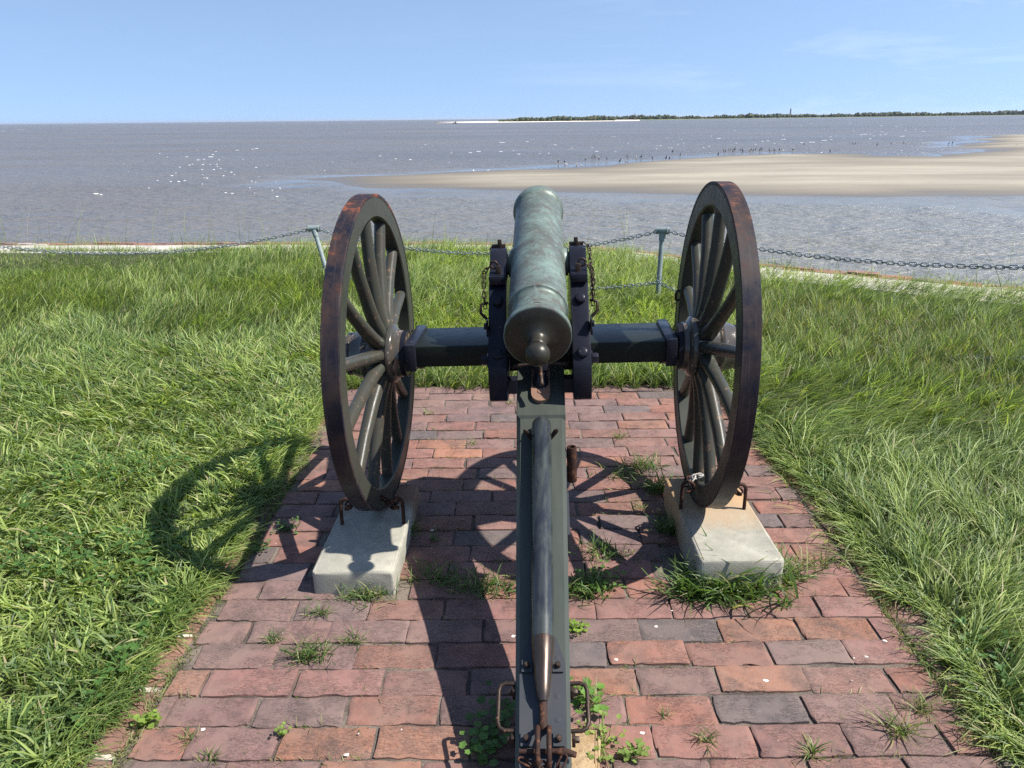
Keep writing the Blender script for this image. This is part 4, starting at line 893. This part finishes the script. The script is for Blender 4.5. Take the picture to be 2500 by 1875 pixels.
# barrel
E_ = R_(15.5); C0 = Vector((0, -.640, .943))
axv = Vector((0, math.cos(E_), math.sin(E_)))
BM = Matrix.Translation(C0)@(Vector((0, 0, 1)).rotation_difference(axv).to_matrix().to_4x4())
prof = [(.000, .122), (.003, .1275), (.030, .1275), (.034, .1235), (.040, .113), (.052, .108), (.075, .1055), (.150, .1038), (.174, .1042), (.182, .1065), (.188, .1120), (.190, .1175), (.194, .1192), (.206, .1192), (.210, .1172), (.40, .1172), (.60, .1165), (.85, .1155), (1.10, .1145), (1.172, .1142), (1.185, .1155), (1.192, .121), (1.200, .1255), (1.232, .1258), (1.240, .122), (1.258, .1195), (1.262, .112), (1.262, .0585), (1.0, .0585)]
bo = MB().lathe(prof, 72, BM, cap0=False, cap1=True).build('barrel', M['bronze'], gun, 35, loc=SUBL, rot=SUBR)
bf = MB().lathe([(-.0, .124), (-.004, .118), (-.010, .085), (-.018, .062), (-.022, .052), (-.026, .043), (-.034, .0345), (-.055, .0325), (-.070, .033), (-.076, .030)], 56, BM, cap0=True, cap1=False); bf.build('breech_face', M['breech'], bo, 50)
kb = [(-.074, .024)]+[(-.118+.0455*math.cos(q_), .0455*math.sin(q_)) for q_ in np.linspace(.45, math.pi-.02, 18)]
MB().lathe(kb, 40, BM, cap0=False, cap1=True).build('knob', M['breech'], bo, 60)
# vent piece
VM = BM@Matrix.Translation((0, 0, .048))
vp = VM@Matrix.Rotation(0, 4, 'Z')
upb = BM.to_3x3()@Vector((0, -1, 0)); 
upb = axv.cross(Vector((1, 0, 0))).normalized(); upb = upb if upb.z > 0 else -upb
pvn = C0+axv*.050+upb*.107; VM = Vector((0, 0, 1)).rotation_difference(upb).to_matrix().to_4x4(); VM.translation = pvn
MB().lathe([(-.01, .019), (.003, .019), (.005, .015)], 20, VM).build('vent_patch', M['rust'], bo, 40)
# stamped marks along the top of the tube: shallow dents built as thin raised rims
mk = MB()
for s_m, xm, l_m in [(.34, .030, .018), (.47, .032, .010), (.56, -.012, .010)]:
    base_ = C0+axv*s_m
    rr = .1172; pts = []
    for q_ in np.linspace(0, 2*math.pi, 13)[:-1]:
        xx = xm+.0035*math.cos(q_); ss = s_m+l_m*math.sin(q_); pts.append(C0+axv*ss+Vector((xx, 0, 0))+upb*(math.sqrt(rr**2-xx*xx)+.0002))
    mk.tube(pts, .0009, 4, closed=True)
mk.build('dent_marks', M['bronze'], bo, 60)
# trunnions
TR = Vector((0, .02, 1.100)); XM = Matrix.Rotation(math.pi/2, 4, 'Y')
for s in (-1, 1):
    Mx = Matrix.Translation(TR)@Matrix.Rotation(s*math.pi/2, 4, 'Y')
    MB().lathe([(.06, .085), (.100, .082), (.112, .068), (.122, .060), (.131, .0585), (.133, .047), (.205, .047), (.207, .044)], 36, Mx).build('trunnion', M['bronze'], bo, 35)
# cheeks
CHP = [(-.335, .590), (-.372, .592), (-.398, .606), (-.408, .640), (-.410, .742), (-.402, .762), (-.13, 1.062), (-.075, 1.085), (.09, 1.085), (.20, 1.02), (.30, .86), (.30, .70), (.20, .60), (.0, .575)]
for s in (-1, 1):
    a, b = (.136, .212) if s > 0 else (-.212, -.136)
    ck_ = gp(MB().prism(CHP, a, b, .005), 'cheek', M['navy'])
    # cap square over the trunnion
    CS = [(-.150, 1.066), (-.150, 1.084), (-.085, 1.100), (-.055, 1.125), (-.030, 1.155), (.000, 1.170), (.040, 1.170), (.070, 1.155), (.10, 1.115), (.17, 1.098), (.17, 1.078), (.09, 1.086), (.06, 1.12), (.03, 1.14), (.01, 1.14), (-.02, 1.12), (-.05, 1.088)]
    child(MB().prism(CS, a+(.002 if s > 0 else .002), b-.002, .003), 'capsquare', M['navy'], ck_)
    # rear lip and key
    child(MB().box((a+.002, -.168, 1.046), (b-.002, -.146, 1.082), b=.005), 'capsquare_lip', M['navy'], ck_)
    kx = (a+b)/2+s*-.004
    child(MB().box((kx-.011, -.142, 1.08), (kx+.011, -.118, 1.122), b=.003), 'key_bolt', M['iron'], ck_)
    child(MB().box((kx-.010, .045, 1.16), (kx+.008, .062, 1.205), b=.003).box((a+.004, .058, 1.150), (b-.01, .085, 1.182), b=.003), 'front_key', M['iron'], ck_)
    # eye and key chain
    ex = b+.006 if s > 0 else a-.006; ring = [Vector((ex-s*.030+math.cos(q_)*.015, -.125, 1.125+math.sin(q_)*.015)) for q_ in np.linspace(0, 2*math.pi, 13)[:-1]]
    child(MB().tube(ring, .0052, 7, closed=True).tube([(kx, -.125, 1.112), (ex-s*.04, -.125, 1.116)], .006, 6), 'key_ring', M['iron'], ck_, 80)
    cm = MB(); chain('', [(ex-s*.018, -.13, 1.122), (ex+s*.012, -.13, 1.10), (ex+s*.016, -.15, 1.05), (ex+s*.014, -.17, .99), (ex+s*.012, -.18, .95)], M['iron'], .022, .019, .0048, mb=cm); child(cm, 'key_chain', M['iron'], ck_, 80); cm = MB()
    if s < 0: cm.tube([(ex+.012, .055, 1.175), (ex+.002, .05, 1.16)], .004, 6)
    else: chain('', [(ex-s*.012, .06, 1.18), (ex+s*.010, .05, 1.16), (ex+s*.014, .0, 1.09), (ex+s*.016, -.05, 1.02), (ex+s*.014, -.12, .97)], M['iron'], .022, .019, .0048, mb=cm)
    child(cm, 'key_chain', M['iron'], ck_, 80)
    child(MB().tube([(ex, -.17, .97), (ex+s*.03, -.18, .965), (ex+s*.032, -.19, .93), (ex+s*.004, -.19, .90)], .007, 7), 'chain_staple', M['iron'], ck_, 80)
    # round bolt heads on the sloping face
    nrm = Vector((0, -.74, .672)).normalized(); nrm = Vector((0, -(1.062-.762), (.402-.13))).normalized()
    for (yb, zb) in ((-.203, .983), (-.372, .796)):
        Mb = Vector((0, 0, 1)).rotation_difference(nrm).to_matrix().to_4x4(); Mb.translation = Vector(((a+b)/2+.002, yb, zb))
        child(MB().lathe([(-.004, .0235), (.012, .0235), (.0165, .021), (.0185, .012), (.019, .001)], 24, Mb), 'bolt_head', M['navy'], ck_, 50)
    # nuts on the outer side
    for (yb, zb, r_b, h_b) in ((-.345, .765, .022, .026), (-.165, .83, .016, .014), (-.30, .90, .014, .012)):
        xo = b if s > 0 else a
        child(hexbolt(MB().box((min(xo, xo+s*.006), yb-.025, zb-.025), (max(xo, xo+s*.006), yb+.025, zb+.025), b=.002), (xo+s*.005, yb, zb), (s, 0, 0), r_b, h_b), 'side_nut', M['navy'], ck_)
    # washer between cheek and stock
    child(MB().box((min(s*.098, s*.138), -.36, .62), (max(s*.098, s*.138), -.30, .68)), 'spacer', M['navy'], ck_); child(MB().box((min(s*.098, s*.138), -.05, .62), (max(s*.098, s*.138), .05, .70)), 'spacer', M['navy'], ck_)
# stock (trail)
def tz(y): return .748+.4186*y
sn = math.sin(math.atan(.4186)); TU = Vector((0, -.3861, .9224)); TV = Vector((0, .9224, .3861))   # normal and forward direction of the top face
def sec(y, hw, th, ch, raise_=0.0):
    p = Vector((0, y, tz(y)))+TU*raise_
    return [p+Vector((-hw+ch, 0, 0)), p+Vector((hw-ch, 0, 0)), p+Vector((hw, 0, 0))-TU*ch, p+Vector((hw, 0, 0))-TU*th, p+Vector((-hw, 0, 0))-TU*th, p+Vector((-hw, 0, 0))-TU*ch]
def loft(mb, secs):
    V = [q_ for s_x in secs for q_ in s_x]; n_ = len(secs[0]); F = []
    for i in range(len(secs)-1):
        for k_ in range(n_): k2 = (k_+1) % n_; F.append((i*n_+k_, i*n_+k2, (i+1)*n_+k2, (i+1)*n_+k_))
    F.append(tuple(range(n_-1, -1, -1))); F.append(tuple((len(secs)-1)*n_+k_ for k_ in range(n_))); return mb.add(V, F)
def hwid(y): return float(np.interp(y, [-2.0, -1.74, -.44, .2], [.075, .078, .101, .105]))
SB = MB(); loft(SB, [sec(-1.98, hwid(-1.98), .10, .012, -.010), sec(-1.6, hwid(-1.6), .12, .012, -.010), sec(-1.1, hwid(-1.1), .135, .014, -.010), sec(-.462, hwid(-.462), .15, .016, -.010), sec(-.452, hwid(-.45), .15, .003, 0), sec(.15, hwid(.15), .16, .003, 0)])
stock = gp(SB, 'trail', M['green'], 30)
# copper plate, elevating screw
def tp(y, x=0, h=0): return Vector((x, y, tz(y)))+TU*h
def tplate(pts, h0, h1):
    V = [tp(y, x, h0) for x, y in pts]+[tp(y, x, h1) for x, y in pts]; n_ = len(pts); return V, [tuple(range(n_-1, -1, -1)), tuple(range(n_, 2*n_))]+[(k_, (k_+1) % n_, n_+(k_+1) % n_, n_+k_) for k_ in range(n_)]
oval = [(.040*math.cos(q_), -.345+.045*math.sin(q_)) for q_ in np.linspace(math.pi, 2*math.pi, 13)]+[(.040, -.10), (-.040, -.10)]
cpl = child(MB().add(*tplate(oval, 0, .018)), 'screw_plate', M['copper'], stock, 40)
child(MB().lathe([(0, .013), (.003, .013), (.004, .010)], 20, Matrix.Translation(tp(-.338, 0, .018))@(Vector((0, 0, 1)).rotation_difference(TU).to_matrix().to_4x4())), 'rivet', M['copper'], stock)
es = MB(); es.lathe([(.60, .034), (.66, .034), (.675, .028), (.70, .026), (.71, .036), (.745, .036), (.75, .020)], 24, Matrix.Translation((0, -.295, 0))).lathe([(.74, .014), (.915, .014)], 14, Matrix.Translation((0, -.295, 0)))
scr = gp(es, 'elevating_screw', M['navy'])
for k_ in range(4):
    q_ = R_(3+90*k_); d_ = Vector((math.cos(q_), math.sin(q_), 0)); c_ = Vector((0, -.295, .728)); dr = -.035 if k_ == 3 else -.004
    child(MB().tube([c_+d_*.03, c_+d_*.06, c_+d_*.10+Vector((0, 0, dr)), c_+d_*.122+Vector((0, 0, dr*1.4)), c_+d_*.126+Vector((0, 0, dr*1.45))], [.008, .007, .0085, .010, .005], 10), 'screw_handle', M['iron'], scr, 80)
# rear plate with pointed front, washers, bolts
pl = [(-.030, -1.90), (.066, -1.90), (.070, -1.46), (.050, -1.39), (.030, -1.39), (-.062, -1.39), (-.070, -1.46), (-.067, -1.90)]
pl = [(.064, -1.92), (.070, -1.45), (.045, -1.375), (.020, -1.345), (-.020, -1.345), (-.045, -1.375), (-.070, -1.45), (-.064, -1.92)]
child(MB().add(*tplate(pl, -.012, -.004)), 'lunette_plate', M['plate'], stock, 30)
for (xb, yb) in ((-.047, -1.462), (.047, -1.462), (-.047, -1.665), (.045, -1.665)):
    w_ = child(MB().add(*tplate([(xb-.016, yb-.018), (xb+.016, yb-.018), (xb+.016, yb+.018), (xb-.016, yb+.018)], -.004, .004)), 'square_washer', M['plate'], stock, 30)
    child(MB().lathe([(0, .009), (.012, .009), (.015, .006)], 14, Matrix.Translation(tp(yb, xb, .003))@(Vector((0, 0, 1)).rotation_difference(TU).to_matrix().to_4x4())), 'bolt', M['iron'], stock, 40)
for (xb, yb) in ((.046, -1.435), (.044, -1.545), (.043, -1.61), (-.046, -1.545)):
    child(MB().lathe([(0, .0085), (.0012, .0085), (.0016, .006)], 18, Matrix.Translation(tp(yb, xb, -.0045))@(Vector((0, 0, 1)).rotation_difference(TU).to_matrix().to_4x4())), 'rivet', M['plate'], stock, 40)
# trail handles
for s in (-1, 1):
    x0_ = s*hwid(-1.5); ya, yb = -1.488, -1.618
    pts = [Vector((x0_-s*.004, ya, tz(ya)-.032)), Vector((x0_+s*.030, ya, tz(ya)-.030)), Vector((x0_+s*.044, ya-.006, tz(ya)-.032)), Vector((x0_+s*.050, ya-.020, tz(ya)-.040)), Vector((x0_+s*.050, yb+.020, tz(yb)-.022)), Vector((x0_+s*.044, yb+.006, tz(yb)-.028)), Vector((x0_+s*.030, yb, tz(yb)-.032)), Vector((x0_-s*.004, yb, tz(yb)-.034))]
    h_ = gp(MB().tube(pts, .0065, 10), 'handle', M['iron'], 80)
    for y_ in (ya-.012, yb-.012):
        child(hexbolt(MB().box((min(x0_, x0_+s*.010), y_-.016, tz(y_)-.062), (max(x0_, x0_+s*.010), y_+.012, tz(y_)-.030), b=.002), (x0_+s*.008, y_-.002, tz(y_)-.046), (s, 0, 0), .010, .014), 'handle_bracket', M['iron'], h_)
# side socket and side plate on the right
sk_ = MB(); c_ = Vector((.101+.019, -.60, 0)); sk_.lathe([(.33, .0185), (.335, .0195), (.475, .0195), (.480, .0185), (.480, .0135), (.40, .0135)], 24, Matrix.Translation(c_), cap0=True, cap1=True)
gp(sk_, 'side_socket', M['rust'])
gp(MB().add([Vector((.0925, y_, tz(y_)-z_)) for y_ in (-.98, -.80) for z_ in (.03, .10)]+[Vector((.101, y_, tz(y_)-z_)) for y_ in (-.98, -.80) for z_ in (.03, .10)], [(4, 5, 7, 6), (0, 2, 3, 1), (0, 4, 6, 2), (1, 3, 7, 5), (0, 1, 5, 4), (2, 6, 7, 3)]), 'side_plate', M['plate'], 30)
# wing tabs that hold the handspike (ring), pointing rings at the tail
for s in (-1, 1):
    y_ = -.575; p0 = tp(y_, s*.034, -.012); p1 = tp(y_, s*.052, .022)+Vector((0, .006, 0)); p2 = tp(y_, s*.060, .036)+Vector((0, .008, 0))
    gp(MB().tube([p0, p1, p2, p2+(p2-p1).normalized()*.010], [.006, .010, .011, .006], 10, flat=.45, upref=TV), 'spike_loop', M['iron'], 70)
for s in (-1, 1):
    xx = s*.016+.002
    gp(MB().tube([tp(-1.635, xx, -.004), tp(-1.645, xx, .030), tp(-1.67, xx, .044), tp(-1.71, xx, .044), tp(-1.735, xx*.95, .030), tp(-1.74, xx*.9, .008)], .0075, 8), 'pintle_prong', M['rust'], 80)
gp(MB().tube([tp(-1.70, -.066, .012), tp(-1.70, -.03, .013), tp(-1.70, .03, .014), tp(-1.702, .055, .018), tp(-1.706, .080, .016), tp(-1.709, .092, .014)], [.007, .0075, .0075, .011, .009, .008], 9), 'retaining_pin', M['rust'], 80)
# ---- wheels
FO, FI, HW_ = .712, .622, .034
wh = MB(); WP = [(-HW_, FO), (-HW_, FI+.006), (-HW_+.006, FI), (HW_-.006, FI), (HW_, FI+.006), (HW_, FO)]
def ringx(mb, prof_, n_=120):
    V = []; F = []; m_ = len(prof_)
    for k_ in range(n_):
        q_ = 2*math.pi*k_/n_
        for (x_, r_) in prof_: V.append((x_, r_*math.cos(q_), r_*math.sin(q_)))
    for k_ in range(n_):
        k2 = (k_+1) % n_
        for j in range(m_): j2 = (j+1) % m_; F.append((k_*m_+j, k2*m_+j, k2*m_+j2, k_*m_+j2))
    return mb.add(V, F)
wheel = ringx(MB(), WP, 140).build('wheel', M['felloe'], gun, 30)
tyr = ringx(MB(), [(-.0355, .710), (-.0355, .722), (-.0335, .7245), (.0335, .7245), (.0355, .722), (.0355, .710)], 160).build('tire', M['tyreR'], wheel, 30)
XR = Matrix.Rotation(math.pi/2, 4, 'Y')
hubp = [(-.150, .085), (-.148, .100), (-.128, .103), (-.124, .108), (-.105, .112), (-.092, .134), (-.086, .137), (-.070, .137), (-.064, .132), (-.055, .126), (.028, .118), (.034, .122), (.050, .122), (.056, .116), (.090, .106), (.110, .096), (.114, .100), (.128, .100), (.132, .090), (.150, .080), (.153, .055)]
MB().lathe(hubp, 56, XR).build('hub', M['hub'], wheel, 35)
MB().lathe([(-.150, .1035), (-.149, .1065), (-.129, .1065), (-.128, .1035)], 48, XR, False, False).build('hub_band', M['navy'], wheel, 35)
MB().lathe([(.152, .045), (.185, .043), (.19, .035)], 24, XR).box((.168, -.008, -.065), (.180, .008, .065), b=.002).build('axle_end', M['iron'], wheel, 35)
for k_ in range(14):
    q_ = R_(12)+2*math.pi*k_/14; d_ = Vector((0, math.cos(q_), math.sin(q_))); tn = Vector((0, -math.sin(q_), math.cos(q_))); mb = MB(); V = []; F = []; n_ = 16
    rs = [(.100, .027, .037, -.034), (.128, .027, .037, -.031), (.150, .027, .036, -.028), (.20, .029, .032, -.022), (.28, .029, .030, -.014), (.45, .0275, .0275, -.002), (.60, .0265, .0265, .002), (.63, .0265, .0265, .003)]
    for (r_, wt_, wx, xo) in rs:
        for j in range(n_):
            a_ = 2*math.pi*j/n_; ct, st_ = math.cos(a_), math.sin(a_); e_ = .75 if r_ < .16 else 1
            V.append(d_*r_+tn*(wt_*math.copysign(abs(ct)**e_, ct))+Vector((xo+wx*math.copysign(abs(st_)**e_, st_), 0, 0)))
    for i in range(len(rs)-1):
        for j in range(n_): j2 = (j+1) % n_; F.append((i*n_+j, i*n_+j2, (i+1)*n_+j2, (i+1)*n_+j))
    F.append(tuple(range(n_-1, -1, -1))); F.append(tuple((len(rs)-1)*n_+j for j in range(n_)))
    mb.add(V, F).build('spoke', M['spoke'], wheel, 60)
# two square nuts on the inside of the felloe near the front
for q_ in (R_(8),):
    Mx = Matrix.Rotation(q_, 4, 'X'); mb = MB(); mb.tube([Mx@Vector((-.030+.022*math.sin(a_)*.6-.01, .652, .028*math.cos(a_))) for a_ in np.linspace(0, 2*math.pi, 13)[:-1]], .006, 7, closed=True).build('felloe_ring', M['iron'], wheel, 80)
wheel.location = (.7623, 0, .724); wheel.rotation_euler = (0, .0436, .0114)
w2 = wheel.copy(); col.objects.link(w2); w2.location = (-.7623, 0, .724); w2.rotation_euler = (0, -.0154, math.pi-.0114)
for ch in list(wheel.children):
    c_ = ch.copy(); col.objects.link(c_); c_.parent = w2
    if ch.name.startswith('felloe_ring'): c_.rotation_euler = (math.pi, 0, 0)
    if ch.name.startswith('tire'): c_.data = ch.data.copy(); c_.data.materials[0] = M['tyreL']
w2['label'] = 'left wheel with orange rust on its tire'; wheel['label'] = 'right wheel with brown worn tire'
# axle
ax_ = MB().box((-.60, -.16, .703), (.60, .165, .80), b=.010).build('axle', M['axle'], gun, 35)
for s in (-1, 1):
    MB().box((min(s*.548, s*.598), -.176, .688), (max(s*.548, s*.598), .178, .812), b=.008).build('axle_band', M['navy'], ax_, 35)
    MB().lathe([(.54, .075), (.618, .072)], 28, Matrix.Translation((0, 0, .724))@Matrix.Rotation(s*math.pi/2, 4, 'Y')).build('axle_arm', M['navy'], ax_, 35)
MB().tube([(-.60, 0, .724), (.60, 0, .724)], .03, 12).build('axle_bar', M['iron'], ax_, 60)
# ---------------------------------------------------------------- handspike resting on the trail
hsR = .035
def hp(y, h, x=0):
    p = tp(y, x+.0, h); p = Matrix.Rotation(.0125, 3, 'Z')@p+Vector(SUBL); p = Euler((0, -.0295, 0)).to_matrix()@p+Vector((.0213, 0, -.0225)); return p
hs_ = empty('handspike', hp(-1.3, 0), label='round wooden handspike with an iron tip lying along the top of the trail', cat='handspike')
def rel(pts): return [p-hs_.location for p in pts]
ys_ = [-.505, -.507, -.513, -.525, -.545, -.9, -1.2, -1.395]
MB().tube(rel([hp(y, hsR-.008, .002) for y in ys_]), [.004, .017, .030, .037, .039, .038, .0365, .035], 28).build('shaft', M['spike'], hs_, 60)
ys2 = [-1.393, -1.397, -1.44, -1.50, -1.545, -1.565, -1.572]
MB().tube(rel([hp(y, h, .002) for y, h in zip(ys2, [.027, .027, .027, .026, .024, .022, .021])]), [.0352, .0355, .0325, .0265, .0215, .0150, .0120], 24).build('iron_shoe', M['shoe'], hs_, 60)
MB().tube(rel([hp(y, h, .002) for y, h in ((-1.565, .020), (-1.60, .018), (-1.635, .014), (-1.645, .010))]), [.0115, .0115, .012, .010], 8, flat=.7).build('tip', M['rust'], hs_, 50)
# chain with hook at the tail
tc_ = MB()
def wp(y, x, h): return hp(y, h, x)
chain('', [wp(-1.735, .0, .022), wp(-1.77, -.004, .016), wp(-1.81, -.012, .010), wp(-1.86, -.02, .006)], M['rust'], .030, .026, .0075, mb=tc_)
chain('', [wp(-1.745, .006, .016), wp(-1.775, .016, .010), wp(-1.80, .012, .006), wp(-1.84, .006, .004)], M['rust'], .030, .026, .0075, mb=tc_)
chain('', [wp(-1.715, .060, .022), wp(-1.735, .045, .012), wp(-1.76, .040, .006), wp(-1.79, .028, .004)], M['rust'], .028, .024, .0065, mb=tc_)
chain('', [wp(-1.72, -.06, .010), wp(-1.73, -.035, .010), wp(-1.74, -.015, .012)], M['rust'], .030, .026, .007, mb=tc_)
tc_.build('tail_chain', M['rust'], smooth=80, label='rusty chain heaped on the tail end of the trail', cat='chain')
# stone under the trail
st = empty('support_stone', (.070, -1.775, GZ), (0, 0, R_(-4)), label='rough yellow stone under the tail of the trail', cat='stone')
bm = bmesh.new(); bmesh.ops.create_cube(bm, size=1)
for v in bm.verts: v.co = Vector((v.co.x*.25, v.co.y*.70, (v.co.z-.1)*.09))
bmesh.ops.bevel(bm, geom=bm.edges[:], offset=.014, segments=3, affect='EDGES'); bmesh.ops.subdivide_edges(bm, edges=bm.edges[:], cuts=4, use_grid_fill=True)
for v in bm.verts: v.co += Vector((random.gauss(0, .002), random.gauss(0, .002), random.gauss(0, .0015)))
bm.verts.ensure_lookup_table(); smb = MB().add([v.co.copy() for v in bm.verts], [tuple(v.index for v in f.verts) for f in bm.faces]); bm.free()
smb.build('stone_body', M['ystone'], st, 60)

# ---------------------------------------------------------------- sea haze: one box of thin air round the whole place
hm = bpy.data.materials.new('haze'); hm.use_nodes = True; hm.node_tree.nodes.clear()
ho = hm.node_tree.nodes.new('ShaderNodeOutputMaterial'); hv = hm.node_tree.nodes.new('ShaderNodeVolumePrincipled'); hv.inputs['Color'].default_value = (.80, .88, 1, 1); hv.inputs['Density'].default_value = .00003; hv.inputs['Anisotropy'].default_value = .3
hm.node_tree.links.new(hv.outputs[0], ho.inputs['Volume'])
hz = MB().box((-31000, -1200, WZ-2), (31000, 47000, 42)).build('haze', hm, smooth=0); tag(hz, kind='stuff')
